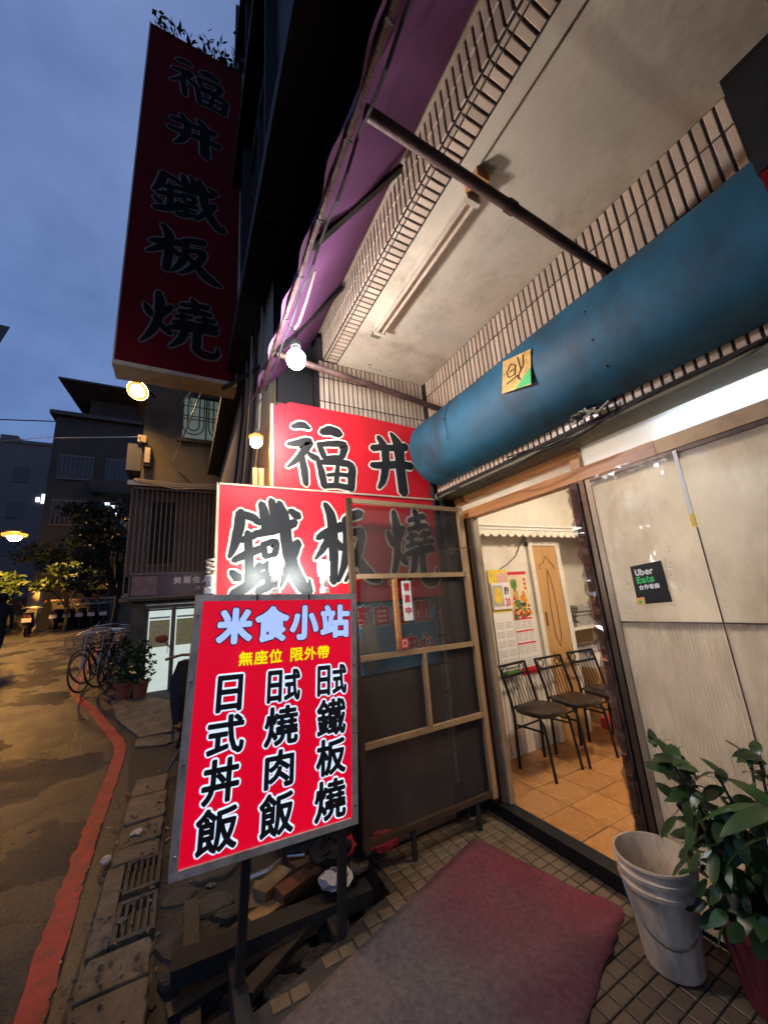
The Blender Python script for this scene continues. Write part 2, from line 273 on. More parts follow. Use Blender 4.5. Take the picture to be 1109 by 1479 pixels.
# ------------------------------------------------------------------ mesh helpers
class MB:
    def __init__(s): s.v = []; s.f = []; s.sm = False
    def face(s, pts):
        i = len(s.v); s.v += [tuple(p) for p in pts]; s.f.append(tuple(range(i, i+len(pts)))); return s
    def box(s, x0, x1, y0, y1, z0, z1):
        i = len(s.v)
        s.v += [(x, y, z) for z in (z0, z1) for y in (y0, y1) for x in (x0, x1)]
        s.f += [tuple(i+k for k in q) for q in ((0, 2, 3, 1), (4, 5, 7, 6), (0, 1, 5, 4), (2, 6, 7, 3), (0, 4, 6, 2), (1, 3, 7, 5))]
        return s
    def bar(s, a, b, w, h=None, up=(0, 0, 1)):
        a = Vector(a); b = Vector(b); h = h or w; d = (b-a).normalized(); u = Vector(up)
        if abs(d.dot(u)) > .98: u = Vector((1, 0, 0))
        x = d.cross(u).normalized()*w/2; y = x.cross(d).normalized()*h/2
        i = len(s.v)
        for p in (a, b): s.v += [tuple(p+q) for q in (-x-y, x-y, x+y, -x+y)]
        s.f += [tuple(i+k for k in q) for q in ((3, 2, 1, 0), (4, 5, 6, 7), (0, 1, 5, 4), (1, 2, 6, 5), (2, 3, 7, 6), (3, 0, 4, 7))]
        return s
    def tube(s, pts, r, n=8, caps=True):
        pts = [Vector(p) for p in pts]; rs = r if isinstance(r, (list, tuple)) else [r]*len(pts)
        i0 = len(s.v); pu = None
        for k, p in enumerate(pts):
            d = (pts[min(k+1, len(pts)-1)]-pts[max(k-1, 0)]).normalized()
            if pu is None:
                u = Vector((0, 0, 1)) if abs(d.z) < .9 else Vector((1, 0, 0))
                pu = (u-d*u.dot(d)).normalized()
            else:
                pu = (pu-d*pu.dot(d)).normalized()
            q = d.cross(pu)
            s.v += [tuple(p+(pu*math.cos(2*math.pi*j/n)+q*math.sin(2*math.pi*j/n))*rs[k]) for j in range(n)]
        for k in range(len(pts)-1):
            for j in range(n):
                a = i0+k*n; s.f.append((a+j, a+(j+1) % n, a+n+(j+1) % n, a+n+j))
        if caps:
            s.f.append(tuple(i0+j for j in range(n))[::-1]); s.f.append(tuple(i0+(len(pts)-1)*n+j for j in range(n)))
        return s
    def lathe(s, prof, c=(0, 0, 0), n=20, caps=False):
        i0 = len(s.v)
        for r, z in prof: s.v += [(c[0]+r*math.cos(2*math.pi*j/n), c[1]+r*math.sin(2*math.pi*j/n), c[2]+z) for j in range(n)]
        for k in range(len(prof)-1):
            for j in range(n):
                a = i0+k*n; s.f.append((a+j, a+(j+1) % n, a+n+(j+1) % n, a+n+j))
        if caps:
            s.f.append(tuple(i0+j for j in range(n))[::-1]); s.f.append(tuple(i0+(len(prof)-1)*n+j for j in range(n)))
        return s
    def prism(s, poly, z0, z1):
        n = len(poly); i = len(s.v)
        s.v += [(x, y, z0) for x, y in poly]+[(x, y, z1) for x, y in poly]
        s.f += [tuple(i+k for k in range(n))[::-1], tuple(i+n+k for k in range(n))]
        s.f += [(i+k, i+(k+1) % n, i+n+(k+1) % n, i+n+k) for k in range(n)]
        return s
    def ball(s, c, r, sq=(1, 1, 1), nu=12, nv=8):
        i0 = len(s.v)
        for a in range(nv+1):
            th = math.pi*a/nv
            for b in range(nu):
                ph = 2*math.pi*b/nu
                s.v.append((c[0]+r*sq[0]*math.sin(th)*math.cos(ph), c[1]+r*sq[1]*math.sin(th)*math.sin(ph), c[2]+r*sq[2]*math.cos(th)))
        for a in range(nv):
            for b in range(nu):
                k = i0+a*nu; s.f.append((k+b, k+nu+b, k+nu+(b+1) % nu, k+(b+1) % nu))
        return s
    def mesh(s, name):
        me = bpy.data.meshes.new(name); me.from_pydata(s.v, [], s.f); me.update()
        bm = bmesh.new(); bm.from_mesh(me); bmesh.ops.remove_doubles(bm, verts=bm.verts, dist=1e-6)
        bmesh.ops.recalc_face_normals(bm, faces=bm.faces); bm.to_mesh(me); bm.free()
        if s.sm:
            me.shade_smooth()
        return me
    def build(s, name, m, parent=None, smooth=False, local=False):
        s.sm = False
        me = s.mesh(name)
        if smooth:
            me.shade_smooth()
            me.set_sharp_from_angle(angle=R(40))
        o = bpy.data.objects.new(name, me); COL.objects.link(o)
        me.materials.append(M[m] if isinstance(m, str) else m)
        if parent: attach(o, parent, local)
        return o
def attach(o, parent, local=False):
    o.parent = parent
    if not local:
        p = parent; tr = Matrix.Identity(4)
        chain = []
        while p: chain.append(p); p = p.parent
        for q in reversed(chain): tr = tr @ q.matrix_parent_inverse @ q.matrix_basis if q.parent else q.matrix_basis.copy()
        o.matrix_parent_inverse = tr.inverted()
def tag(o, label, cat, group=None):
    o['label'] = label; o['category'] = cat
    if group: o['group'] = group
    return o
def thing(name, label, cat, loc=(0, 0, 0), rz=0, group=None):
    o = bpy.data.objects.new(name, None); COL.objects.link(o); o.empty_display_size = .1
    o.location = loc; o.rotation_euler = (0, 0, rz)
    return tag(o, label, cat, group)
def struct(o): o['kind'] = 'structure'; return o
def stuff(o): o['kind'] = 'stuff'; return o
def copy_tree(o, parent=None):
    c = o.copy(); COL.objects.link(c); c.parent = parent
    if parent: c.matrix_parent_inverse = o.matrix_parent_inverse.copy()
    for ch in [k for k in o.children]: copy_tree(ch, c)
    return c
def gz(y): return -0.1+.087*min(max(0, y-4.5), 16.2)

def tile_mesh(w, h, t=.006, b=.003):
    m = MB(); x, z = w/2, h/2
    m.v = [(-x, 0, -z), (x, 0, -z), (x, 0, z), (-x, 0, z), (-x, -t*.6, -z), (x, -t*.6, -z), (x, -t*.6, z), (-x, -t*.6, z),
           (-x+b, -t, -z+b), (x-b, -t, -z+b), (x-b, -t, z-b), (-x+b, -t, z-b)]
    m.f = [(0, 1, 5, 4), (1, 2, 6, 5), (2, 3, 7, 6), (3, 0, 4, 7), (4, 5, 9, 8), (5, 6, 10, 9), (6, 7, 11, 10), (7, 4, 8, 11), (8, 9, 10, 11)]
    return m
def basis(u, v):      # local x->u, local z->v, local -y -> outward normal
    u = Vector(u); v = Vector(v); n = u.cross(v)
    return Matrix((u, -n if False else v.cross(u), v)).transposed()
def tile_field(parent, org, u, v, cols, rows, gap, matname, name='tile', as_stuff=False, skip=None):
    """rows: list of (v0,v1); cols: list of (u0,u1)."""
    Bm = basis(u, v); cache = {}; org = Vector(org); big = MB()
    for (v0, v1) in rows:
        for (a0, a1) in cols:
            if skip and skip((a0+a1)/2, (v0+v1)/2): continue
            wd, ht = round(a1-a0-gap, 4), round(v1-v0-gap, 4)
            if wd < .006 or ht < .006: continue
            c = org+Vector(u)*(a0+a1)/2+Vector(v)*(v0+v1)/2
            tm = tile_mesh(wd, ht)
            rot = Bm @ Matrix.Rotation(random.gauss(0, .004), 3, 'Y') @ Matrix.Rotation(random.gauss(0, .006), 3, 'X')
            if as_stuff:
                i = len(big.v); big.v += [tuple(c+rot @ Vector(p)) for p in tm.v]; big.f += [tuple(i+k for k in f) for f in tm.f]
            else:
                key = (wd, ht)
                if key not in cache:
                    cache[key] = tm.mesh(name); cache[key].materials.append(M[matname])
                o = bpy.data.objects.new(name, cache[key]); COL.objects.link(o)
                o.matrix_basis = Matrix.Translation(c) @ rot.to_4x4()
                mb = o.matrix_basis.copy(); attach(o, parent); o.matrix_basis = mb
    if as_stuff and big.v:
        return stuff(big.build(name+'_field', matname, parent))
def cuts(a, b, p): 
    n = max(1, round((b-a)/p)); return [(a+(b-a)*k/n, a+(b-a)*(k+1)/n) for k in range(n)]

# ---- lettering
FONT = bpy.data.curves.new('font_probe', 'FONT'); FO = bpy.data.objects.new('font_probe', FONT); COL.objects.link(FO)
GC = {}
def glyph(ch):
    if ch not in GC:
        FONT.body = ch; FONT.resolution_u = 3
        me = bpy.data.meshes.new_from_object(FO.evaluated_get(bpy.context.evaluated_depsgraph_get()))
        bpy.context.view_layer.update()
        me = bpy.data.meshes.new_from_object(FO.evaluated_get(bpy.context.evaluated_depsgraph_get()))
        v = [(p.co.x, p.co.y) for p in me.vertices]; f = [tuple(p.vertices) for p in me.polygons]
        xs = [p[0] for p in v]; ys = [p[1] for p in v]
        x0, x1, y0, y1 = min(xs), max(xs), min(ys), max(ys)
        GC[ch] = ([((x-x0)/(x1-x0), (y-y0)/(y1-y0)) for x, y in v], f)
        bpy.data.meshes.remove(me)
    return GC[ch]
def letter(ch, box, org, u, v, depth, bold, m, parent, name='character', local=False, copies=10):
    """box=(u0,v0,u1,v1) in the plane org+u,v ; depth along the outward normal; bold = extra stroke radius"""
    gv, gf = glyph(ch); u = Vector(u); v = Vector(v); n = u.cross(v); org = Vector(org); mb = MB()
    sh = [(0, 0)]+[(bold*math.cos(2*math.pi*k/copies), bold*math.sin(2*math.pi*k/copies)) for k in range(copies)] if bold > 0 else [(0, 0)]
    for k, (dx, dy) in enumerate(sh):
        i = len(mb.v)
        for (a, b) in gv:
            mb.v.append(tuple(org+u*(box[0]+(box[2]-box[0])*a+dx)+v*(box[1]+(box[3]-box[1])*b+dy)+n*(depth+k*.00012)))
        mb.f += [tuple(i+q for q in f) for f in gf]
    me = bpy.data.meshes.new(name); me.from_pydata(mb.v, [], mb.f); me.update()
    o = bpy.data.objects.new(name, me); COL.objects.link(o); me.materials.append(M[m])
    attach(o, parent, local); return o
def spl(pts):
    if len(pts) == 2: 
        a, b = pts; return [tuple(a[k]+(b[k]-a[k])*t/4 for k in range(3)) for t in range(5)]
    out = []
    P = [pts[0]]+list(pts)+[pts[-1]]
    for i in range(1, len(P)-2):
        for t in (0, .25, .5, .75):
            p0, p1, p2, p3 = P[i-1], P[i], P[i+1], P[i+2]
            out.append(tuple(.5*((2*p1[k])+(-p0[k]+p2[k])*t+(2*p0[k]-5*p1[k]+4*p2[k]-p3[k])*t*t+(-p0[k]+3*p1[k]-3*p2[k]+p3[k])*t**3) for k in range(3)))
    out.append(pts[-1]); return out
BR = {
 '福': [[(10, 9, 7), (24, 4, 12), (34, 8, 6)], [(3, 38, 6), (18, 34, 12), (33, 29, 13), (28, 42, 12), (14, 62, 9), (2, 73, 3)], [(22, 52, 9), (25, 75, 12), (27, 97, 9)], [(31, 48, 6), (38, 53, 11), (45, 56, 10)],
        [(52, 11, 11), (66, 6, 17), (79, 9, 16)], [(46, 31, 7), (51, 42, 11), (55, 53, 9)], [(47, 32, 8), (66, 28, 10), (86, 27, 12), (84, 40, 12), (80, 50, 9)], [(56, 53, 7), (70, 50, 8), (82, 49, 8)],
        [(45, 60, 8), (50, 78, 12), (53, 98, 11)], [(46, 61, 8), (70, 58, 10), (95, 60, 13), (95, 80, 14), (93, 99, 12)], [(74, 64, 7), (72, 80, 9), (70, 95, 8)], [(58, 80, 6), (74, 77, 7), (89, 77, 7)], [(54, 97, 8), (72, 95, 9), (92, 97, 10)]],
 '井': [[(8, 31, 13), (30, 28, 13), (60, 26, 14), (88, 21, 17)], [(4, 59, 11), (30, 57, 14), (66, 53, 15), (97, 53, 16)], [(24, 12, 12), (36, 28, 17), (36, 55, 16), (28, 80, 14), (16, 94, 6)], [(54, 2, 8), (68, 20, 22), (70, 55, 21), (72, 99, 21)]],
 '鐵': [[(14, 16, 12), (12, 32, 12), (7, 50, 9), (2, 60, 4)], [(13, 18, 9), (26, 20, 10), (34, 25, 8)], [(14, 44, 7), (26, 40, 9), (34, 36, 8)], [(7, 63, 7), (22, 57, 10), (37, 52, 9)], [(22, 36, 8), (24, 55, 10), (24, 84, 10)],
        [(5, 74, 7), (12, 80, 11)], [(36, 68, 9), (31, 78, 9)], [(6, 95, 10), (22, 88, 12), (42, 76, 7)], [(38, 6, 9), (42, 18, 12), (44, 34, 11)], [(50, 2, 9), (54, 16, 12), (55, 32, 11)], [(30, 38, 8), (52, 33, 12), (80, 25, 11)],
        [(34, 26, 7), (48, 22, 8), (66, 18, 7)], [(40, 47, 7), (43, 60, 8)], [(41, 48, 7), (56, 45, 8), (54, 58, 8)], [(43, 60, 6), (54, 58, 6)], [(38, 70, 7), (50, 67, 8), (60, 64, 7)], [(46, 66, 7), (46, 88, 8)], [(38, 80, 6), (57, 76, 7)], [(34, 93, 9), (46, 89, 10), (60, 84, 6)],
        [(60, 4, 8), (66, 20, 14), (70, 50, 15), (78, 76, 16), (92, 94, 14), (98, 96, 5)], [(98, 96, 8), (97, 84, 3)], [(83, 46, 12), (72, 68, 11), (58, 90, 6)], [(74, 12, 8), (84, 18, 12)]],
 '板': [[(4, 42, 8), (18, 36, 13), (42, 27, 14)], [(17, 1, 8), (26, 18, 15), (27, 55, 14), (25, 92, 12)], [(22, 40, 12), (12, 54, 10), (0, 66, 4)], [(30, 44, 8), (40, 54, 11)], [(44, 20, 8), (58, 15, 13), (72, 10, 13)],
        [(48, 18, 12), (48, 45, 13), (42, 72, 11), (32, 92, 4)], [(52, 38, 8), (66, 33, 11), (72, 36, 12), (66, 56, 12), (54, 78, 9), (42, 92, 4)], [(52, 52, 9), (64, 68, 13), (80, 86, 17), (98, 94, 6)]],
 '燒': [[(5, 30, 5), (10, 40, 11), (13, 48, 7)], [(36, 24, 10), (28, 38, 10), (23, 46, 4)], [(20, 4, 9), (23, 22, 14), (22, 50, 12), (15, 76, 10), (4, 95, 3)], [(22, 56, 7), (32, 66, 11), (38, 72, 7)],
        [(62, 0, 8), (66, 10, 13), (66, 26, 11)], [(48, 15, 7), (64, 11, 9), (82, 8, 11)], [(46, 27, 7), (66, 23, 9), (86, 21, 10)], [(50, 32, 7), (52, 44, 10)], [(42, 39, 6), (52, 36, 8), (62, 34, 7)], [(40, 50, 7), (54, 46, 8), (64, 44, 7)],
        [(78, 29, 7), (80, 40, 10)], [(68, 36, 6), (80, 33, 8), (92, 31, 8)], [(66, 46, 7), (80, 43, 8), (96, 41, 9)], [(36, 60, 8), (60, 55, 12), (94, 51, 12)], [(56, 58, 12), (50, 78, 11), (38, 94, 4)], [(70, 57, 12), (70, 78, 13), (72, 92, 13), (88, 96, 13), (97, 90, 9), (97, 78, 3)]],
}
def brush(ch, box, org, u, v, depth, grow, m, parent, name):
    u = Vector(u); v = Vector(v); n = u.cross(v); org = Vector(org); mb = MB()
    W, H = box[2]-box[0], box[3]-box[1]; s = (W+H)/2/100
    rnd = random.Random(ord(ch))
    for k, st in enumerate(BR[ch]):
        p = spl(st); q = [(box[0]+a/100*W, box[3]-b/100*H, max(.6, c)*s*.5*.92+grow) for a, b, c in p]
        Lp, Rp = [], []
        for i, (x, y, r) in enumerate(q):
            a = q[max(0, i-1)]; b = q[min(len(q)-1, i+1)]; dx, dy = b[0]-a[0], b[1]-a[1]; l = math.hypot(dx, dy) or 1
            j = r*rnd.uniform(-.07, .07)
            Lp.append((x-dy/l*(r+j), y+dx/l*(r+j))); Rp.append((x+dy/l*(r-j), y-dx/l*(r-j)))
        def cap(a, b, f):      # blunt slanted brush cap
            dx, dy = a[0]-b[0], a[1]-b[1]; l = math.hypot(dx, dy) or 1; r = a[2]
            nx, ny = -dy/l, dx/l
            return [(a[0]+nx*r*.75*c1+dx/l*r*f*s1, a[1]+ny*r*.75*c1+dy/l*r*f*s1) for c1, s1 in ((.95, .35), (.6, .8), (0, 1), (-.6, .7), (-.95, .3))]
        poly = Lp+[c for c in cap(q[-1], q[-2], .75)][::-1]+Rp[::-1]+cap(q[0], q[1], .75)[::-1]
        d = depth+k*.00015; i0 = len(mb.v)
        P3 = lambda c: tuple(org+u*c[0]+v*c[1]+n*d)
        mb.v += [P3(c) for c in Lp]+[P3(c) for c in Rp]; nn = len(Lp)
        for i in range(nn-1): mb.f.append((i0+i, i0+i+1, i0+nn+i+1, i0+nn+i))
        for end, other in ((q[0], q[1]), (q[-1], q[-2])):
            dd = .00004; c = cap(end, other, .8); i1 = len(mb.v)
            mb.v.append(tuple(org+u*end[0]+v*end[1]+n*(d+dd)))
            dx, dy = end[0]-other[0], end[1]-other[1]; l = math.hypot(dx, dy) or 1
            ring = [(end[0]-dy/l*end[2], end[1]+dx/l*end[2])]+c+[(end[0]+dy/l*end[2], end[1]-dx/l*end[2])]
            mb.v += [tuple(org+u*x+v*y+n*(d+dd)) for x, y in ring]
            for z in range(len(ring)-1): mb.f.append((i1, i1+1+z, i1+2+z))
    me = bpy.data.meshes.new(name); me.from_pydata(mb.v, [], mb.f); me.update()
    o = bpy.data.objects.new(name, me); COL.objects.link(o); me.materials.append(M[m]); attach(o, parent); return o
def brush_char(ch, box, org, u, v, parent, edge, mc='char', me_='cream'):
    c = brush(ch, box, org, u, v, .0065, 0, mc, parent, 'character')
    brush(ch, box, org, u, v, .0015, edge, me_, c, 'outline')
EX, EZ, EY = (1, 0, 0), (0, 0, 1), (0, -1, 0)

# ================================================================== SETTING
# road: one sheet to the horizon that climbs to a crest up the street
m = MB()
ys = [-60, -10, 0, 3, 4.5, 6, 8, 10, 13, 16, 20.7, 24, 30, 45, 80, 160, 400]; xs = [-300, -60, -20, -8, -4, -2, -1, 0, 3, 10, 40, 300]
for y in ys: m.v += [(x, y, gz(y)) for x in xs]
nx = len(xs)
for j in range(len(ys)-1):
    for i in range(nx-1): a = j*nx+i; m.f.append((a, a+1, a+nx+1, a+nx))
struct(m.build('road', 'asphalt'))
# red painted kerb line
LN = [(-.47, 1.2), (-.485, 2.4), (-.525, 3.3), (-.555, 4.3), (-.555, 5.2), (-.58, 5.9), (-.72, 6.4), (-.95, 7.1), (-1.22, 7.9), (-1.48, 8.5), (-1.66, 9.1), (-1.76, 9.9), (-1.86, 11), (-2.0, 12.6), (-2.2, 15)]
P = spl([(x, y, .060) for x, y in LN]); m = MB(); i = 0
rr = random.Random(3)
fine = []
for a, b in zip(P, P[1:]):
    for t in range(4): fine.append(tuple(a[k]+(b[k]-a[k])*t/4 for k in range(3)))
for k, (x, y, hw) in enumerate(fine):
    q = fine[min(k+1, len(fine)-1)]; p = fine[max(k-1, 0)]; d = Vector((q[0]-p[0], q[1]-p[1])).normalized(); nn = Vector((-d.y, d.x))
    e1, e2 = hw+rr.uniform(-.011, .009), hw+rr.uniform(-.011, .009)
    for s_ in (-1, 1):
        e = e1 if s_ < 0 else e2
        yy = y+nn.y*s_*e; m.v.append((x+nn.x*s_*e, yy, gz(yy)+.005))
m.f = [(2*k, 2*k+1, 2*k+3, 2*k+2) for k in range(len(fine)-1)]
struct(m.build('red_kerb_line', 'redline'))
# gutter strip beside it
m = MB(); G = [p for p in fine if p[1] < 8.6]
for k, (x, y, hw) in enumerate(G):
    q = G[min(k+1, len(G)-1)]; p = G[max(k-1, 0)]; d = Vector((q[0]-p[0], q[1]-p[1])).normalized(); nn = Vector((d.y, -d.x))
    for e in (hw+.012, hw+.17): yy = y+nn.y*e; m.v.append((x+nn.x*e, yy, gz(yy)+.004))
m.f = [(2*k, 2*k+1, 2*k+3, 2*k+2) for k in range(len(G)-1)]
struct(m.build('gutter', 'gutter'))
# ground of near-black dirt standing in for shaded gaps between the gutter and the porch, climbing with the street
m = MB()
for y in (-1, 2, 4.5, 6, 8.3): m.v += [(-.36 if y < 5.5 else -.36-(y-5.5)*.25, y, gz(y)+.012), (3, y, gz(y)+.012)]
m.f = [(2*k, 2*k+1, 2*k+3, 2*k+2) for k in range(4)]
yard = struct(m.build('dirt_strip', 'soil'))
# pavement slabs covering the side drain
pave = struct(MB().box(-.345, -.045, 1.2, 5.55, -.094, -.085).build('pavement', 'gutter'))
sy = [1.25, 1.72, 2.12, 2.42, 2.66, 3.40, 3.62, 3.97, 4.48, 5.0, 5.5]
for a, b in zip(sy, sy[1:]):
    j = lambda: random.uniform(-.012, .012)
    grate = abs(a-2.66) < .01
    x1 = -.245 if grate else -.052
    poly = [(-.335+j(), a+.012+j()), (x1+j(), a+.012+j()), (x1+j(), b-.014+j()), (-.335+j(), b-.014+j())]
    pp = []
    for k in range(4):
        p0, p1 = poly[k], poly[(k+1) % 4]
        for t in (0, .12, .3, .5, .7, .88):
            e = .004 if 0 < t < 1 and t not in (0,) else -.012
            cx_, cy_ = (poly[0][0]+poly[2][0])/2, (poly[0][1]+poly[2][1])/2
            qx, qy = p0[0]+(p1[0]-p0[0])*t, p0[1]+(p1[1]-p0[1])*t; f_ = random.uniform(.93, 1.0) if t else random.uniform(.86, .97)
            pp.append((cx_+(qx-cx_)*f_, cy_+(qy-cy_)*(f_*.3+.7)))
    zt = -.05+random.uniform(-.006, .008); m = MB(); n = len(pp); tx, ty = random.uniform(-.04, .04), random.uniform(-.02, .02)
    cx_, cy_ = sum(p[0] for p in pp)/n, sum(p[1] for p in pp)/n
    m.v = [(x, y, -.09) for x, y in pp]+[(x, y, zt-.007+tx*(x-cx_)+ty*(y-cy_)) for x, y in pp]+[(cx_+(x-cx_)*.95, cy_+(y-cy_)*.97, zt+tx*(x-cx_)+ty*(y-cy_)) for x, y in pp]
    for k in range(2):
        for i in range(n): m.f.append((k*n+i, k*n+(i+1) % n, (k+1)*n+(i+1) % n, (k+1)*n+i))
    m.f.append(tuple(range(2*n, 3*n))); m.build('paving_slab', 'slab', pave)
for (poly, z) in (([(-.75, 6.9), (-.4, 6.0), (.2, 5.95), (.3, 6.8), (-.5, 7.9), (-.95, 7.9)], .045), ([(-.42, 5.75), (-.1, 5.62), (.1, 5.8), (-.2, 6.02), (-.43, 5.98)], .03), ([(-.3, 5.55), (.2, 5.5), (.2, 5.62), (-.1, 5.6)], -.02)):
    m = MB(); n = len(poly)
    m.v = [(x, y, gz(y)-.02) for x, y in poly]+[(x, y, gz(y)+z) for x, y in poly]
    m.f = [tuple(range(n))[::-1], tuple(range(n, 2*n))]+[(k, (k+1) % n, n+(k+1) % n, n+k) for k in range(n)]
    m.build('paving_slab', 'slab', pave)
for (y0, y1, x0) in ((3.06, 3.40, -.235), (2.68, 3.0, -.24)):
    g = thing('drain_grate', 'iron drain grate %s the street between the pavement slabs' % ('further up' if y0 > 3 else 'nearer down'), 'grate', (x0+.09, (y0+y1)/2, -.08), group='drain grates in the pavement')
    m = MB(); m.box(x0, x0+.19, y0, y0+.03, -.085, -.046).box(x0, x0+.19, y1-.03, y1, -.085, -.046).box(x0, x0+.022, y0+.03, y1-.03, -.085, -.046).box(x0+.168, x0+.19, y0+.03, y1-.03, -.085, -.046)
    m.build('frame', 'gratestone', g)
    for k in range(4): xx = x0+.04+k*.033; MB().box(xx, xx+.014, y0+.03, y1-.03, -.08, -.05).build('bar', 'gratestone', g)
tag(MB().prism([(-.27, 3.74), (-.235, 3.755), (-.2, 3.72), (-.185, 3.79), (-.205, 3.83), (-.25, 3.81)], -.046, -.038).build('paper_scrap', 'newsprint'), 'crumpled pale scrap of paper lying on a pavement slab', 'paper')
tag(MB().ball((-.375, 3.55, -.06), .035, (1, 1.3, .6), 8, 5).build('paper_ball', 'newsprint'), 'small crumpled pale litter in the gutter beside the grate', 'litter')

# porch: mortar bed and mosaic tiles
porch_poly = [(.12, -.8), (.12, 1.86), (.60, 1.98), (.88, 2.09), (1.04, 2.13), (1.05, 2.44), (2.05, 2.44), (2.05, -.8)]
porch = struct(MB().prism(porch_poly, -.12, -.007).build('porch_floor', 'mortar'))
A = Vector((1.69, 2.21)); Bc = Vector((1.89, 1.39)); ld = Vector((-.953, -.303))
mat_q = [A, Bc, Bc+ld*1.65, A+ld*1.65]
def in_mat(x, y):
    p = Vector((x, y))-A; s = p.dot(ld); wv = (Bc-A); t = p.dot(wv.normalized())
    return s > .05 and .05 < t < wv.length-.05 and s < 1.6
def inside(x, y, poly):
    c = False; n = len(poly)
    for i in range(n):
        (x0, y0), (x1, y1) = poly[i], poly[i-1]
        if (y0 > y) != (y1 > y) and x < (x1-x0)*(y-y0)/(y1-y0)+x0: c = not c
    return c
def sk(x, y): return in_mat(x, y) or any(not inside(x+a, y+b, porch_poly) for a in (-.038, .038) for b in (-.03, .03))
tile_field(porch, (0, 0, -.007), EX, (0, 1, 0), cuts(.76, 2.04, .08), cuts(1.55, 2.44, .064), .006, 'porchtile', skip=sk)
tile_field(porch, (0, 0, -.007), EX, (0, 1, 0), cuts(1.32, 2.04, .08), cuts(.66, 1.55, .064), .006, 'porchtile', skip=sk)
tile_field(porch, (0, 0, -.007), EX, (0, 1, 0), cuts(.14, .76, .08), cuts(1.0, 2.44, .064), .006, 'porchtile', as_stuff=True, skip=sk)
# the red mat, slightly rippled
m = MB(); nu, nv = 30, 16
for i in range(nu+1):
    for j in range(nv+1):
        p = A+ld*1.65*i/nu+(Bc-A)*j/nv
        e = Vector((0, 0))
        if j == nv: e = Vector((random.uniform(-.01, .01), random.uniform(-.01, .01)))
        m.v.append((p.x+e.x, p.y+e.y, .008+.005*math.sin(i*.9+j*.4)*math.sin(j*.7)+(.012 if (i in (0,) and j > nv-3) else 0)))
for i in range(nu):
    for j in range(nv): a = i*(nv+1)+j; m.f.append((a, a+1, a+nv+2, a+nv+1))
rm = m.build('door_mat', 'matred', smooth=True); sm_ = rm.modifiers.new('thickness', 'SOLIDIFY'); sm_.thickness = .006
tag(rm, 'red plastic mat, greyer towards the street, laid across the porch before the doorway', 'mat')

# ================================================================== RESTAURANT BUILDING
ZC = 3.39; XB = 1.85; YE = 2.45
bld = thing('restaurant_building', 'tile clad restaurant front with plaster canopy ceiling and dark upper storeys', 'building', (2.05, 1, 0))
MB().box(1.02, XB, -1.2, YE, ZC, ZC+.08).build('canopy_ceiling', 'ceil', bld)
fas = MB().box(.90, 1.02, -1.2, YE+.02, ZC+.004, ZC+.30).build('fascia', 'grout', bld)
beam = MB().box(XB, XB+.20, -1.2, YE, 2.32, 3.6).build('beam', 'grout', bld)
endw = MB().box(.86, 2.10, YE, YE+.15, -.1, 3.6).build('end_wall', 'grout', bld)
PT = .0415
cols = [(a, b) for a, b in cuts(-2.4, -.1, PT)]      # u = -y
row3 = [(3.24, ZC), (3.03, 3.24), (2.82, 3.03)]
tile_field(beam, (XB, 0, 0), (0, -1, 0), EZ, [c for c in cols if c[0] < -.2], row3[:2], .0100, 'tile')
tile_field(beam, (XB, 0, 0), (0, -1, 0), EZ, [c for c in cols if c[0] < -.2], row3[2:]+[(2.335, 2.44)], .0100, 'tile', as_stuff=True)
tile_field(endw, (0, YE, 0), EX, EZ, cuts(.86, XB-.008, PT), [(3.24, ZC), (3.03, 3.24), (2.82, 3.03)], .0100, 'tile')
tile_field(endw, (0, YE, 0), EX, EZ, cuts(1.72, XB-.008, PT), cuts(.2, 2.82, .205), .0100, 'tile', as_stuff=True)
# canopy edge: underside band and outer fascia
tile_field(fas, (0, 0, ZC+.004), (0, 1, 0), EX, cuts(.2, 2.44, PT), [(.925, 1.015)], .0100, 'tile')
tile_field(fas, (0, 0, ZC+.004), (0, 1, 0), EX, cuts(.2, 2.44, PT), [(.902, .925)], .006, 'tile', as_stuff=True)
tile_field(fas, (.90, 0, 0), (0, -1, 0), EZ, cuts(-2.44, -.2, PT), [(ZC+.01, ZC+.15), (ZC+.15, ZC+.29)], .0100, 'tile', as_stuff=True)
MB().bar((.888, -1.2, ZC+.285), (.888, YE+.02, ZC+.285), .02, .03).build('edge_trim', 'alu', bld)
# crack line / conduit on ceiling and peeling patches
MB().tube([(1.10, .84, ZC-.004), (1.098, .5, ZC-.004), (1.09, .1, ZC-.004), (1.09, -.4, ZC-.004)], .004, 6).build('ceiling_conduit', 'bronze', bld)
for k in range(10):
    x, y = random.uniform(1.06, 1.8), YE-random.uniform(.01, .1)
    MB().prism([(x+random.uniform(-.02, .02), y+random.uniform(-.012, .012)) for _ in range(3)], ZC-.003, ZC-.001).build('paint_flake', 'concrete', bld)
# grey strip under the beam
MB().box(XB+.006, 2.05, -1.2, YE, 2.30, 2.318).build('beam_soffit', 'concrete', bld)
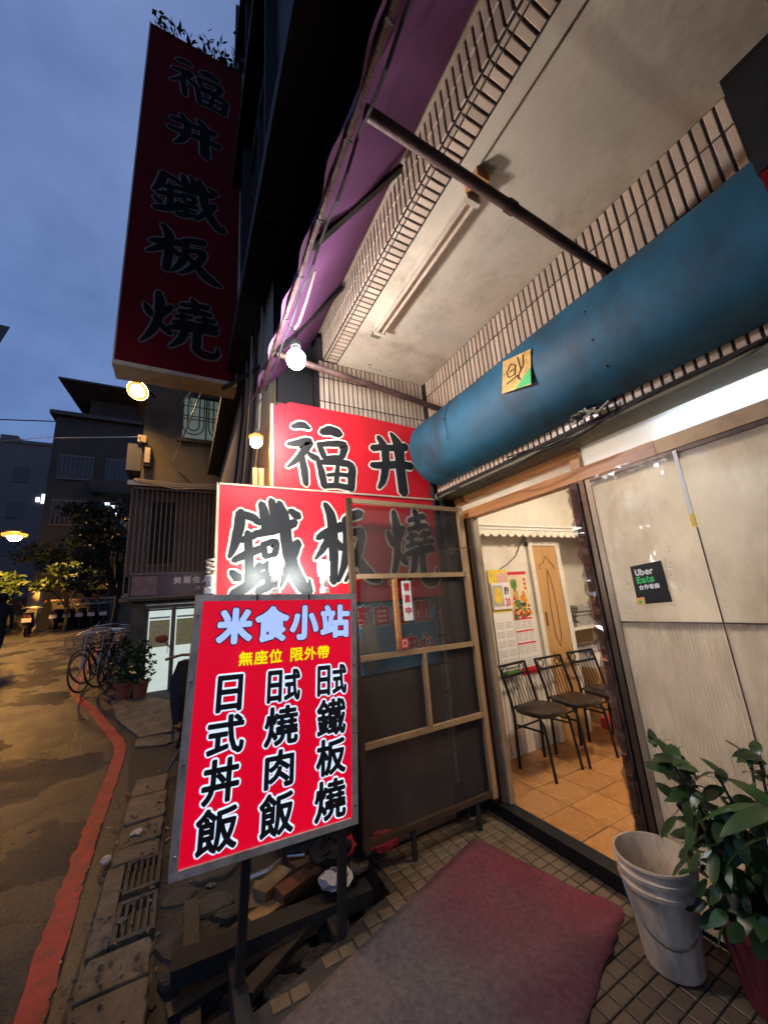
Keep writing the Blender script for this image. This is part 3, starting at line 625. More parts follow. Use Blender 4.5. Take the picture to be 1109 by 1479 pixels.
# upper storeys (unlit; their darkness is put into the base colour)
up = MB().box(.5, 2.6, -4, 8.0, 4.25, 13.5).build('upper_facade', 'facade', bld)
for y in (2.9, 4.6, 6.2):
    for z in (5.2, 8.1, 10.9):
        f = MB().box(.485, .5, y-.55, y+.55, z, z+1.3).build('window', 'glassdark', bld)
        fr = MB().bar((.475, y-.57, z), (.475, y+.57, z), .02, .05).bar((.475, y-.57, z+1.3), (.475, y+.57, z+1.3), .02, .05).bar((.475, y, z), (.475, y, z+1.3), .02, .04, (0, 1, 0))
        fr.build('window_frame', 'facade', f)
for y in (.6, 2.2, 3.6, 5.3):
    MB().box(.40, .5, y-.02, y+.02, 4.25, 13.4).build('downpipe', 'facade', bld)
for z in (4.25, 7.1, 9.9): MB().box(.33, .498, -4, 7.9, z, z+.14).build('ledge', 'facade', bld)
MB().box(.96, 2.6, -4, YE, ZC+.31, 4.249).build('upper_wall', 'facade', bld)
# narrow lit louvre high on the wall
MB().box(.455, .484, 3.70, 3.86, 6.9, 7.45).build('pale_shutter', 'greywall', bld)
# metal siding beyond the end wall, corrugated
m = MB(); n0 = 0; y = 2.62
while y < 8.0:
    m.v += [(.55+(.025 if n0 % 2 else 0), y, 1.2), (.55+(.025 if n0 % 2 else 0), y, 4.24)]; n0 += 1; y += .045
m.f = [(2*k, 2*k+1, 2*k+3, 2*k+2) for k in range(n0-1)]
MB().box(.58, .86, 2.61, 8.0, .1, 4.2).build('side_wall', 'facade', bld)
m.build('corrugated_siding', 'siding', bld)
# cables running down the siding
for k in range(7):
    y0 = 2.75+k*.22; x = .52-.01*(k % 3)
    tag(MB().tube([(x, y0+.2, 4.2), (x-.01, y0+.15+.05*math.sin(k), 3.6), (x-.015, y0+.25+.08*k, 3.0), (x-.02, y0+.5+.14*k, 2.4)], .010+.003*(k % 2), 6).build('wall_cable', 'blackdull' if k % 2 else 'cable'),
        ('black' if k % 2 else 'pale')+' cable down the tan siding, '+['closest to the amber bulb', 'second from the amber bulb', 'third from the amber bulb', 'fourth from the amber bulb', 'fifth from the amber bulb', 'sixth from the amber bulb', 'furthest from the amber bulb'][k], 'cable', 'cables on the siding')

# ---- front wall of the shop (plane x=2.06): frames, paper-covered panes, doorway
XF = 2.06
front = thing('shopfront_partition', 'wood and aluminium shopfront with paper covered panes beside the open doorway', 'partition', (XF, .4, 0))
MB().box(XF-.03, XF+.05, .86, 2.42, 2.10, 2.175).build('transom', 'wood', front)
MB().box(XF-.028, XF+.05, -1.2, .859, 2.102, 2.173).build('transom', 'bronzelite', front)
MB().box(XF-.026, XF+.03, -1.2, 1.217, 2.078, 2.0985).build('glazing_bead', 'bronze', front)
MB().box(XF-.025, XF+.045, 1.25, 2.42, 2.245, 2.298).build('head_rail', 'wood', front)
MB().box(XF-.034, XF+.05, 1.25, 1.31, 2.176, 2.244).build('transom_post', 'wood', front)
MB().box(XF+.0, XF+.006, 1.312, 2.40, 2.176, 2.244).build('transom_pane', 'film', front)
MB().box(XF+.0, XF+.004, -1.2, 1.248, 2.176, 2.30).build('transom_pane', 'frostpane', front)
post = MB().box(XF-.028, XF+.05, 1.255, 1.305, .0, 2.098).build('post', 'bronze', front)
MB().box(XF-.04, XF-.029, 1.29, 1.335, .0, 2.09).build('plastic_edge', 'rust', post)
MB().box(XF-.02, XF+.045, 1.218, 1.250, .0, 2.098).build('post', 'alu', front)
MB().box(XF-.015, XF+.04, 1.336, 1.36, .0, 2.098).build('door_edge', 'rust', front)
# crinkled plastic strip on the door edge
m = MB(); zz = .2; k = 0
while zz < 2.09:
    m.v += [(XF-.05+random.uniform(-.012, .012), 1.30+random.uniform(-.01, .01), zz), (XF-.045+random.uniform(-.012, .012), 1.355+random.uniform(-.012, .012), zz)]; zz += .03; k += 1
m.f = [(2*j, 2*j+1, 2*j+3, 2*j+2) for j in range(k-1)]
m.build('plastic_wrap', 'brownfilm', front)
def wrinkled(y0, y1, z0, z1, mt, name, amp, flute=False):
    m = MB(); ny = 60 if flute else 40; nz = 14 if flute else 40; ph = random.random()*9
    for j in range(nz+1):
        for i in range(ny+1):
            y = y0+(y1-y0)*i/ny; z = z0+(z1-z0)*j/nz
            if flute: d = .004*(i % 2)+.003*math.sin(y*11+ph)
            else:
                e = min(1, 6*min(i, ny-i)/ny, 6*min(j, nz-j)/nz)
                d = amp*e*(abs(math.sin(7*y+4*z+ph+2*math.sin(3*z)))**.4*.9+math.sin(34*y+9*z+2*math.sin(6*z))*.25+math.sin(9*y+5*z+ph+2*math.sin(4*z))*.3+math.sin(21*(y*.6-z)+ph*2)*.3+math.sin(3*y+13*z+ph)*.5)
            m.v.append((XF-.016-d*1.0, y, z))
    for j in range(nz):
        for i in range(ny): a = j*(ny+1)+i; m.f.append((a, a+1, a+ny+2, a+ny+1))
    return m.build(name, mt, front, smooth=not flute)
wrinkled(.789, 1.217, 1.302, 2.098, 'paper', 'pane_paper', .012)
wrinkled(-.4, .780, 1.302, 2.098, 'paper', 'pane_paper', .012)
wrinkled(.789, 1.217, .02, 1.295, 'flute', 'lower_pane', 0, True)
wrinkled(-.4, .780, .02, 1.295, 'flute', 'lower_pane', 0, True)
MB().box(XF+.01, XF+.03, -1.2, -.41, 0, 2.1).build('back_board', 'darkpanel', front)
MB().box(XF-.034, XF-.026, .776, .792, 1.78, 2.09).build('white_tape', 'white', front)
MB().box(XF-.034, XF-.026, .776, .792, 1.72, 1.779).build('tape_glow', 'yellow', front)  # yellow colour stands in for room light glowing through the tape
MB().box(XF-.02, XF+.004, -.4, 1.216, 1.2955, 1.3015).build('seam', 'bronze', front)
MB().box(XF-.014, XF-.004, .782, .787, .02, 1.719).build('seam', 'bronze', front)
# clear tape scraps and painted glints along the pane's top edge
for k in range(9):
    y = .82+k*.042; z = 2.07+random.uniform(-.012, .02)
    MB().face([(XF-.036, y, z), (XF-.032, y+.03, z+random.uniform(-.02, .02)), (XF-.036, y+.03, z+.02), (XF-.034, y, z+.024)]).build('tape_scrap', 'film', front)
for k in range(26):
    y = random.uniform(.80, 1.21); z = 2.075-abs(random.gauss(0, .022)); q = random.uniform(.008, .03)
    MB().face([(XF-.036, y, z), (XF-.033, y+q, z+random.uniform(-.006, .01)), (XF-.036, y+q, z+.004+random.uniform(0, .004)), (XF-.034, y, z+.003)]).build('film_glint', 'glint', front)

# door jamb cluster on the far side
for (y0, y1, x0, x1, mt) in ((2.385, 2.43, 1.98, 2.05, 'bronze'), (2.345, 2.38, 2.0, 2.07, 'bronzelite'), (2.30, 2.34, 1.99, 2.06, 'bronze'), (2.27, 2.295, 2.03, 2.09, 'alu'), (2.235, 2.265, 2.05, 2.10, 'alu')):
    MB().box(x0, x1, y0, y1, .0, 2.098).build('jamb', mt, front)
MB().box(1.985, 2.075, 1.31, 2.43, -.05, .075).build('threshold', 'black', front)
MB().bar((1.96, 2.40, 1.62), (2.03, 2.30, 1.70), .008).build('latch', 'rust', front)

# ---- interior
room = thing('dining_room', 'bright white dining room with orange tiled floor seen through the doorway', 'room', (3, 1, 0))
fl = MB().box(2.076, 5.2, -1.4, 3.3, -.06, .053).build('room_floor', 'grout', room)
def ft_skip(x, y): return False
tile_field(fl, (0, 0, .053), EX, (0, 1, 0), cuts(2.08, 4.7, .30), cuts(.9, 3.15, .30), .006, 'floortile', name='floor_tile')
MB().box(2.10, 3.74, 2.78, 2.86, .05, 2.9).build('side_wall', 'wallwhite', room)
MB().box(3.74, 4.8, 3.12, 3.2, .05, 2.9).build('niche_wall', 'wallwhite', room)
MB().box(4.72, 4.8, -1.4, 3.12, .05, 2.9).build('back_wall', 'wallwhite', room)
MB().box(2.08, 4.8, -1.48, -1.4, .05, 2.9).build('side_wall', 'wallwhite', room)
MB().box(2.08, 4.8, -1.48, 3.2, 2.9, 2.96).build('room_ceiling', 'wallwhite', room)
MB().box(2.062, 2.10, 2.44, 2.86, .0, 2.9).build('corner_wall', 'wallwhite', room)
MB().box(2.07, 2.12, -1.4, 2.44, 2.31, 2.95).build('lintel_wall', 'wallwhite', room)
MB().box(2.3, 4.72, 2.70, 2.779, 2.10, 2.9).build('bulkhead', 'wallwhite', room)
# lower wall panelling with vertical ribs
for k in range(18):
    x = 2.2+k*.062
    MB().box(x, x+.052, 2.768, 2.779, .06, .78).build('wainscot_strip', 'wallwhite', room)
# scalloped valance
m = MB(); pts = []
nS = 22
for k in range(nS*6+1):
    x = 2.3+(4.72-2.3)*k/(nS*6); pts.append((x, 2.062-.034*abs(math.sin(math.pi*k/6))))
for (x, z) in pts: m.v += [(x, 2.64, z), (x, 2.655, 2.105)]
m.f = [(2*k, 2*k+1, 2*k+3, 2*k+2) for k in range(len(pts)-1)]
va = m.build('scalloped_valance', 'wallwhite', room)
MB().box(2.3, 4.72, 2.645, 2.70, 2.105, 2.125).build('valance_rail', 'white', room)
MB().box(2.3, 4.72, 2.68, 2.70, 2.15, 2.165).build('valance_rail', 'white', room)
# timber door
dr = MB().box(3.30, 3.66, 2.745, 2.775, .06, 1.95).build('folding_door', 'doorwood', room)
def groove(pts): MB().tube(pts, .006, 5).build('groove', 'doorgroove', dr)
yv = 2.744
groove([(3.36, yv, 1.70), (3.37, yv, 1.75), (3.42, yv, 1.76), (3.48, yv, 1.84), (3.54, yv, 1.77), (3.58, yv, 1.75), (3.60, yv, 1.70)])
groove([(3.48, yv, 1.70), (3.455, yv, 1.60), (3.43, yv, 1.3), (3.44, yv, 1.0), (3.48, yv, .90), (3.52, yv, 1.0), (3.53, yv, 1.3), (3.505, yv, 1.60), (3.48, yv, 1.70)])
groove([(3.36, yv, .86), (3.38, yv, .80), (3.42, yv, .79), (3.48, yv, .70), (3.54, yv, .78), (3.58, yv, .79), (3.60, yv, .86)])
MB().box(3.335, 3.345, 2.735, 2.745, 1.12, 1.26).build('handle', 'rust', dr)
MB().box(3.235, 3.295, 2.74, 2.779, .06, 2.06).box(3.665, 3.735, 2.74, 2.779, .06, 1.96).box(3.235, 3.735, 2.736, 2.779, 1.955, 2.0).build('door_casing', 'wallwhite', room)
# wire on the wall
tag(MB().tube([(3.20, 2.765, 2.03), (3.15, 2.76, 1.98), (3.05, 2.76, 1.85), (2.92, 2.76, 1.77), (2.80, 2.76, 1.72)], .005, 6).build('wall_wire', 'rust'), 'thin dark wire drooping across the white wall above the calendars', 'wire')
# shelf and cabinet in the niche
sh = thing('wall_shelf', 'cream shelf with bracket in the niche behind the chairs', 'shelf', (4.1, 2.95, 1.0))
MB().box(3.80, 4.7, 2.80, 3.118, 1.02, 1.05).build('board', 'wallwhite', sh)
MB().bar((3.9, 3.1, .72), (3.9, 2.86, 1.018), .03).bar((4.5, 3.1, .72), (4.5, 2.86, 1.018), .03).build('bracket', 'wallwhite', sh)
nw = thing('newspaper_stack', 'untidy stack of folded newspapers on the niche shelf', 'newspapers', (4.15, 2.92, 1.05))
for k in range(11):
    z = 1.051+k*.021; dx, dy = random.uniform(-.03, .03), random.uniform(-.02, .02); m = MB()
    x0, x1, y0, y1 = 3.94+dx, 4.32+dx, 2.82+dy, 3.05+dy
    m.v = [(x0, y0, z), (x1, y0, z), (x1, y1, z), (x0, y1, z), (x0, y0, z+.017), (x1, y0, z+.012+random.uniform(0, .008)), (x1, y1, z+.016), (x0, y1, z+.016)]
    m.f = [(0, 3, 2, 1), (4, 5, 6, 7), (0, 1, 5, 4), (1, 2, 6, 5), (2, 3, 7, 6), (3, 0, 4, 7)]
    m.build('newspaper', 'newsprint', nw)
m = MB(); m.ball((4.42, 2.95, 1.17), .115, (1, 1, 1.05), 14, 10); m.v = [(x+random.uniform(-.008, .008), y+random.uniform(-.008, .008), max(1.052, z)) for x, y, z in m.v]
tag(m.build('plastic_bag', 'bag', smooth=True), 'clear plastic bag slumped beside the newspapers on the shelf', 'bag')
cb = thing('low_cabinet', 'light timber cabinet under the niche shelf', 'cabinet', (4.3, 2.9, .06))
MB().box(3.95, 4.7, 2.72, 3.1, .06, .62).build('carcass', 'doorwood', cb)
MB().box(3.99, 4.31, 2.70, 2.718, .1, .58).build('door', 'doorwood', cb); MB().box(4.34, 4.66, 2.70, 2.718, .1, .58).build('door', 'doorwood', cb)
cx = thing('carton', 'white carton with taped lid standing on the timber cabinet', 'carton', (4.2, 2.85, .62))
MB().box(3.98, 4.36, 2.74, 3.04, .622, .78).build('box_body', 'white', cx); MB().box(3.97, 4.37, 2.73, 3.05, .781, .80).build('lid', 'greyink', cx)
MB().box(3.96, 4.5, 3.06, 3.115, .83, 1.0).build('inner_panel', 'cardboard', cx)
rb = MB().box(3.86, 4.12, 2.64, 2.72, .062, .16); tag(rb.build('red_basket', 'redplastic'), 'shallow red plastic basket on the floor behind the chairs', 'basket')

# calendars on the wall
def printed(par, pts, mt, y, name='printed_patch'):
    return MB().face([(x, y, z) for x, z in pts]).build(name, mt, par)
YC = 2.766
c1 = thing('wall_calendar', 'white sheet calendar with pale fruit picture beside the doorway', 'calendar', (2.76, YC, .8))
MB().box(2.63, 2.885, YC-.003, YC, .80, 1.72).build('sheet', 'calpaper', c1)
printed(c1, [(2.632, 1.30), (2.883, 1.30), (2.883, 1.715), (2.632, 1.715)], 'yellow', YC-.0034)
printed(c1, [(2.74, 1.50), (2.86, 1.48), (2.875, 1.66), (2.80, 1.70), (2.74, 1.65)], 'pinkpale', YC-.0038)
for r in range(5):
    for c in range(2):
        for q in range(4):
            x = 2.645+c*.12; z = 1.20-r*.085-q*.016
            printed(c1, [(x, z), (x+.10, z), (x+.10, z+.006), (x, z+.006)], 'greyink', YC-.0036, 'printed_row')
c3 = thing('day_calendar', 'small tear off calendar showing 19 and 20 over a round bowl picture', 'calendar', (2.75, YC-.01, 1.3))
MB().box(2.64, 2.88, YC-.02, YC-.006, 1.33, 1.585).build('block', 'calpaper', c3)
printed(c3, [(2.645, 1.36), (2.78, 1.36), (2.78, 1.56), (2.645, 1.56)], 'greyink', YC-.0205)
printed(c3, [(2.715+.055*math.cos(a*.3142*2/1.25), 1.46+.085*math.sin(a*.3142*2/1.25)) for a in range(12)], 'yellow', YC-.021)
for ch, bx, mt in (('1', (2.805, 1.47, 2.82, 1.54), 'char'), ('9', (2.828, 1.47, 2.858, 1.54), 'char'), ('2', (2.80, 1.36, 2.828, 1.43), 'red'), ('0', (2.834, 1.36, 2.864, 1.43), 'red')):
    letter(ch, bx, (0, YC-.02, 0), EX, EZ, .001, .003, mt, c3, copies=6)
c2 = thing('fruit_calendar', 'tall red edged calendar with pineapple and fruit picture above date tables', 'calendar', (3.02, YC, .8))
MB().box(2.892, 3.16, YC-.003, YC, .70, 1.69).build('sheet', 'calpaper', c2)
printed(c2, [(2.894, 1.655), (3.158, 1.655), (3.158, 1.688), (2.894, 1.688)], 'red', YC-.0035)
printed(c2, [(2.894, .702), (3.158, .702), (3.158, .77), (2.894, .77)], 'red', YC-.0035)
for (x, z, rx, rz_, mt) in ((2.96, 1.55, .022, .07, 'green'), (2.93, 1.57, .012, .05, 'green'), (2.99, 1.57, .012, .05, 'green'), (2.97, 1.45, .035, .055, 'gold'), (2.98, 1.37, .05, .04, 'green'), (3.07, 1.42, .045, .04, 'orange'), (3.10, 1.36, .035, .04, 'yellow'),
                            (3.04, 1.32, .04, .035, 'yellow'), (2.94, 1.28, .045, .04, 'red'), (3.11, 1.28, .045, .04, 'darkpurple'), (3.02, 1.26, .03, .03, 'red'), (3.08, 1.47, .02, .02, 'orange')):
    printed(c2, [(x+rx*math.cos(a*math.pi/6), z+rz_*math.sin(a*math.pi/6)) for a in range(12)], mt, YC-.0036-random.random()*.001, 'printed_fruit')
printed(c2, [(2.896, 1.225), (3.156, 1.225), (3.156, 1.65), (2.896, 1.65)], 'calcream', YC-.0033, 'picture_ground')
qf = random.Random(9)
for _ in range(46):
    x, z = qf.uniform(2.905, 3.14), 1.235+abs(qf.gauss(0, .1)); 
    if z > 1.5: continue
    r_ = qf.uniform(.012, .026); mt = qf.choice(['orange', 'yellow', 'red', 'green', 'darkpurple', 'gold', 'green'])
    printed(c2, [(x+r_*math.cos(a*math.pi/5), z+r_*qf.uniform(.8, 1.2)*math.sin(a*math.pi/5)) for a in range(10)], mt, YC-.0047-.00002*_, 'printed_fruit')
for k in range(3): printed(c2, [(3.10, 1.62-k*.045), (3.135, 1.615-k*.045), (3.13, 1.59-k*.045), (3.105, 1.595-k*.045)], 'red', YC-.0042)
for r in range(4):
    z0 = 1.21-r*.115
    if r < 3: printed(c2, [(2.90, z0), (3.15, z0), (3.15, z0+.016), (2.90, z0+.016)], 'red', YC-.0036)
    for q in range(5):
        for c in range(3):
            x = 2.905+c*.083; z = z0-.016-q*.016
            printed(c2, [(x, z), (x+.07, z), (x+.07, z+.006), (x, z+.006)], 'greyink', YC-.0036, 'printed_row')
MB().box(2.66, 2.84, YC-.05, YC-.004, .735, .77).build('green_rail', 'green', c1)
# dining chairs
def make_chair():
    t = thing('dining_chair', '', 'chair')
    for sx in (-1, 1):
        MB().tube([(sx*.15, -.10, .43), (sx*.165, -.15, .38), (sx*.175, -.19, 0)], [.012, .012, .0115], 8).build('leg', 'black', t, True, True)
        MB().tube([(sx*.165, .15, 0), (sx*.165, .135, .40), (sx*.165, .15, .52), (sx*.17, .225, .79)], .0125, 8).build('leg', 'black', t, True, True)
    MB().bar((-.165, .205, .695), (.165, .205, .695), .012, .02).build('back_rail', 'black', t, local=True)
    MB().bar((-.175, .23, .785), (.175, .23, .785), .012, .02).build('back_rail', 'black', t, local=True)
    MB().bar((-.16, .14, .46), (.16, .14, .46), .012, .02).build('back_rail', 'black', t, local=True)
    for k in range(7):
        x = -.115+k*.0385; MB().tube([(x, .142, .46), (x, .16, .55), (x*1.03, .203, .69)], .0038, 5).build('spindle', 'black', t, True, True)
    for x in (-.11, .11):
        MB().tube([(x+.035*math.cos(a*math.pi/5), .218, .742+.035*math.sin(a*math.pi/5)) for a in range(11)], .005, 5, False).build('ring', 'black', t, True, True)
    MB().bar((-.168, .14, .30), (.168, .14, .30), .012).build('stretcher', 'black', t, local=True)
    for sx in (-1, 1): MB().bar((sx*.168, .14, .335), (sx*.168, -.15, .335), .012).build('stretcher', 'black', t, local=True)
    m = MB(); prof = []
    n = 28
    for (k, z) in ((.90, .425), (1.0, .435), (1.02, .45), (.99, .465), (.85, .475), (.4, .480), (.001, .481)):
        for j in range(n):
            a = 2*math.pi*j/n; ca, sa = math.cos(a), math.sin(a)
            e = (abs(ca)**3+abs(sa)**3)**(-1/3)
            m.v.append((.185*e*ca*k, -.02+.18*e*sa*k, z))
    for q in range(6):
        for j in range(n): m.f.append((q*n+j, q*n+(j+1) % n, (q+1)*n+(j+1) % n, (q+1)*n+j))
    m.f.append(tuple(range(n))[::-1])
    m.build('seat', 'seat', t, True, True)
    return t
ch0 = make_chair()
for k, (x, y, rz_, lb) in enumerate(((2.715, 2.46, R(4), 'black metal chair in front of the calendars, nearest the doorway'), (3.15, 2.44, R(-3), 'black metal chair in the middle, in front of the wooden door'), (3.60, 2.42, R(-6), 'black metal chair furthest inside, before the newspaper shelf'))):
    c = ch0 if k == 0 else copy_tree(ch0)
    c.location = (x, y, .06); c.rotation_euler = (0, 0, rz_); c['label'] = lb; c['group'] = 'chairs along the wall'
# room lights
lf = thing('ceiling_lamp', 'white ceiling lamp lighting the dining room', 'lamp', (3.3, 1.3, 2.88))
MB().box(2.95, 3.65, 1.15, 1.45, 2.86, 2.899).build('housing', 'white', lf)
MB().box(2.97, 3.63, 1.17, 1.43, 2.84, 2.859).build('diffuser', 'tubewarm', lf)
ft = thing('fluorescent_tube', 'lit fluorescent tube glowing behind the transom glass', 'lamp', (2.35, .5, 2.5))
MB().box(2.17, 2.24, -.7, .82, 2.275, 2.30).build('batten', 'white', ft)
MB().tube([(2.19, -.68, 2.25), (2.19, .80, 2.25)], .02, 10).build('tube', 'tube', ft)

# ================================================================== FRONT OF THE SHOP: ROLLER, CANOPY, SIGNS
# blue shutter housing: long rounded drum cover
rl = thing('shutter_housing', 'long rounded blue painted shutter housing over the doorway', 'shutter box', (1.7, 1, 2.4))
prof = [(1.843, 2.95), (1.76, 2.945), (1.68, 2.90), (1.61, 2.82), (1.575, 2.72), (1.575, 2.62), (1.60, 2.53), (1.65, 2.455), (1.72, 2.41), (1.80, 2.385), (1.843, 2.385)]
def bow(p): return spl([(a, b, 0) for a, b in p])
pf = bow(prof); m = MB(); yy = [2.33, 2.0, 1.6, 1.2, .8, .4, 0, -.5, -1.2]
for k, y in enumerate(yy):
    for (x, z, _) in pf: m.v.append((x+.006*math.sin(k*1.7+z*4), y, z+.004*math.sin(k*2.3)))
n = len(pf)
for k in range(len(yy)-1):
    for j in range(n-1): m.f.append((k*n+j, k*n+j+1, (k+1)*n+j+1, (k+1)*n+j))
m.build('drum_cover', 'blue', rl, True)
MB().face([(x, 2.328, z) for x, z, _ in pf]).build('end_cap', 'blue', rl)
for y in (1.86, .78):
    m = MB(); 
    for (x, z, _) in pf: m.v += [(x-.004, y, z), (x-.004, y+.035, z)]
    m.f = [(2*k, 2*k+1, 2*k+3, 2*k+2) for k in range(n-1)]; m.build('seam_band', 'blue', rl, True)
    for (x, z, _) in pf[4::6]: MB().ball((x-.006, y+.017, z), .006, (1, 1, 1), 8, 5).build('rivet', 'rust', rl)
# dark gap strip between housing and beam near the street corner
MB().box(1.80, 1.846, -.2, .72, 2.955, 2.99).build('flashing', 'blackdull', rl)
# lucky paper stuck on the drum
lp = thing('lucky_paper', 'square gold lucky charm paper with green corner pasted on the blue housing', 'paper', (1.57, 1.2, 2.6))
def onrl(a, b): return (1.562, 1.205-a*1.45, 2.665+b*1.4)
PQ = [(-.055, .085), (.075, .05), (.05, -.085), (-.085, -.045)]
MB().face([onrl(*p) for p in PQ]).build('sheet', 'gold', lp)
MB().face([(x-.0015, y, z) for x, y, z in (onrl(.062, -.02), onrl(.051, -.081), onrl(-.02, -.065), onrl(.022, -.04))]).build('green_corner', 'ubergreen', lp)
for st in ([(-.04, .03), (-.02, .05), (.0, .03), (-.01, -.005), (-.04, 0), (-.045, .03)], [(.015, .055), (.02, .0), (.0, -.03)], [(.04, .05), (.035, .01), (.015, -.01)], [(-.03, .02), (-.01, .02)], [(-.055, -.02), (.0, -.015), (.01, -.04)]):
    MB().tube([(lambda q: (q[0]-.002, q[1], q[2]))(onrl(*p)) for p in st], .0035, 5).build('brush_mark', 'rust', lp)

for k, (y0, y1, z0, lbl) in enumerate(((2.25, .9, 2.30, 'black cable looped under the blue housing above the doorway'), (1.6, .2, 2.345, 'thin black cable sagging in front of the lit transom'))):
    pts = [(1.80+.02*k+.03*math.sin(j*.8), y0+(y1-y0)*j/10, z0-.05*math.sin(math.pi*j/10)+.012*math.sin(j*2.1)) for j in range(11)]
    tag(MB().tube(pts, .007-.002*k, 6).build('soffit_cable', 'blackdull'), lbl, 'cable')
jn = thing('cable_knot', 'knotted cable ends and tape stuck under the blue housing', 'cable', (1.78, 1.0, 2.37))
for k in range(5): MB().tube([(1.80, 1.02+.03*k, 2.40), (1.77+.01*k, 1.0-.02*k, 2.36), (1.79, .95+.04*k, 2.34), (1.80, .9+.05*k, 2.37)], .008, 6).build('loop', 'blackdull' if k % 2 else 'cable', jn)
# struts, awning
aw = thing('purple_awning', 'purple tarpaulin awning sloping out from the canopy edge over the pavement', 'awning', (.65, 1, 3.1))
m = MB(); ny = 44; nx_ = 10
for i in range(ny+1):
    y = -.6+3.15*i/ny
    for j in range(nx_+1):
        t = j/nx_; x = .875-.465*t; z = 3.665-.62*t-.03*math.sin(math.pi*t)*(1+.3*math.sin(y*7))+.006*math.sin(y*23+t*5)
        m.v.append((x, y, z))
for i in range(ny):
    for j in range(nx_): a = i*(nx_+1)+j; m.f.append((a, a+1, a+nx_+2, a+nx_+1))
m.build('tarpaulin', 'purple', aw, True)
m = MB()
for i in range(ny*2+1):
    y = -.6+3.15*i/ny/2; m.v += [(.408+.004*math.sin(y*31), y, 3.05), (.375+.012*math.sin(y*19+1), y, 2.945+.008*math.sin(y*9))]
for i in range(ny*2): m.f.append((2*i, 2*i+1, 2*i+3, 2*i+2))
m.build('valance', 'purple', aw, True)
MB().tube([(.422, -.6, 3.035), (.422, 2.5, 3.035)], .012, 8).build('front_rail', 'rust', aw)
for y in (.35, 1.25, 2.05):
    MB().bar((.87, y-.12, 3.61), (.43, y, 3.035), .035, .02).build('rib', 'black', aw)
for k in range(8):
    y = .2+k*.29; MB().tube([(.43, y, 3.05), (.405, y+.01, 3.03), (.40, y+.02, 2.98), (.43, y+.03, 3.0)], .005, 5).build('lashing', 'blackdull', aw)
# sagging cable under the awning rail
cp = [(.45, .1+.1*k, 3.03-.035*abs(math.sin(k*.9))) for k in range(24)]
tag(MB().tube(cp, .006, 6).build('awning_cable', 'blackdull'), 'black cable looped along the awning rail to the white bulb', 'cable')
tag(MB().tube([(.475, 1.35, 3.02), (.478, 1.5, 2.985), (.478, 1.65, 2.97), (.476, 1.72, 2.99)], .006, 6).build('loose_rope', 'cable'), 'white length of cord hanging from the awning rail', 'cord')
for (y, zi, zo, lb) in ((.74, 2.96, 3.05, 'rusty brown pipe strut crossing under the ceiling by the fluorescent fitting'), (2.06, 2.90, 3.06, 'rusty brown pipe strut beside the lit white bulb')):
    st = thing('canopy_strut', lb, 'strut', (1.2, y, 3), group='pipe struts holding the awning')
    MB().tube([(1.84, y, zi), (1.2, y, (zi+zo)/2), (.45, y, zo)], .021, 10).build('pipe', 'rust', st, True)
    MB().tube([(1.12, y, zi+(1.84-1.12)/1.31*(zo-zi)), (1.08, y, zi+(1.84-1.08)/1.31*(zo-zi))], .026, 10).build('clamp', 'rust', st, True)
    MB().box(1.835, 1.843, y-.04, y+.04, zi-.04, zi+.04).build('wall_plate', 'rust', st)
# unlit fluorescent fitting on the canopy ceiling
uf = thing('unlit_tube_fitting', 'unlit double tube fluorescent fitting on the canopy ceiling', 'light fitting', (1.14, 1.4, ZC-.05))
MB().box(1.10, 1.17, .95, 1.93, ZC-.045, ZC-.002).build('batten', 'ceil', uf)
for x in (1.112, 1.155): MB().tube([(x, .97, ZC-.066), (x, 1.92, ZC-.066)], .010, 8).build('tube', 'ghosttube', uf, True)
for y in (.955, 1.925): MB().box(1.095, 1.175, y-.012, y+.012, ZC-.078, ZC-.046).build('end_socket', 'signunder', uf)
MB().box(1.09, 1.16, .86, .945, ZC-.05, ZC-.002).build('junction_box', 'wood', uf)
MB().box(1.12, 1.185, 1.96, 2.03, ZC-.02, ZC-.002).build('old_mount', 'concrete', uf)

# bulbs hung under the awning
def bulb(name, label, c, r, mt, cord_to, sock='blackdull'):
    t = thing(name, label, 'bulb', c)
    g = MB().ball(c, r, (1, 1, 1.12), 14, 10).build('glass', mt, t, True)
    if mt == 'bulborange': MB().lathe([(r*1.02, r*.55), (r*1.25, r*.75), (r*1.2, r*1.0), (r*.5, r*1.3)], c, 14).build('glow_collar', 'amberring', t, True)  # glowing collar added for an orange glow round the bulb
    MB().lathe([(r*.45, r*.98), (r*.42, r*1.5), (r*.5, r*1.5), (r*.48, r*2.2), (.006, r*2.35)], c, 12, True).build('socket', sock, t)
    MB().tube([(c[0], c[1], c[2]+r*2.3), (c[0]+.004, c[1]-.01, (c[2]+r*2.3+cord_to[2])/2), cord_to], .004, 6).build('cord', 'blackdull', t)
    return t
bulb('white_bulb', 'bright white bulb hanging from the purple awning rail', (.488, 1.75, 2.82), .052, 'bulbwhite', (.445, 1.74, 3.02))
bulb('amber_bulb', 'glowing amber bulb hanging beside the upper red sign', (.375, 2.33, 2.565), .038, 'bulborange', (.44, 2.42, 2.98))

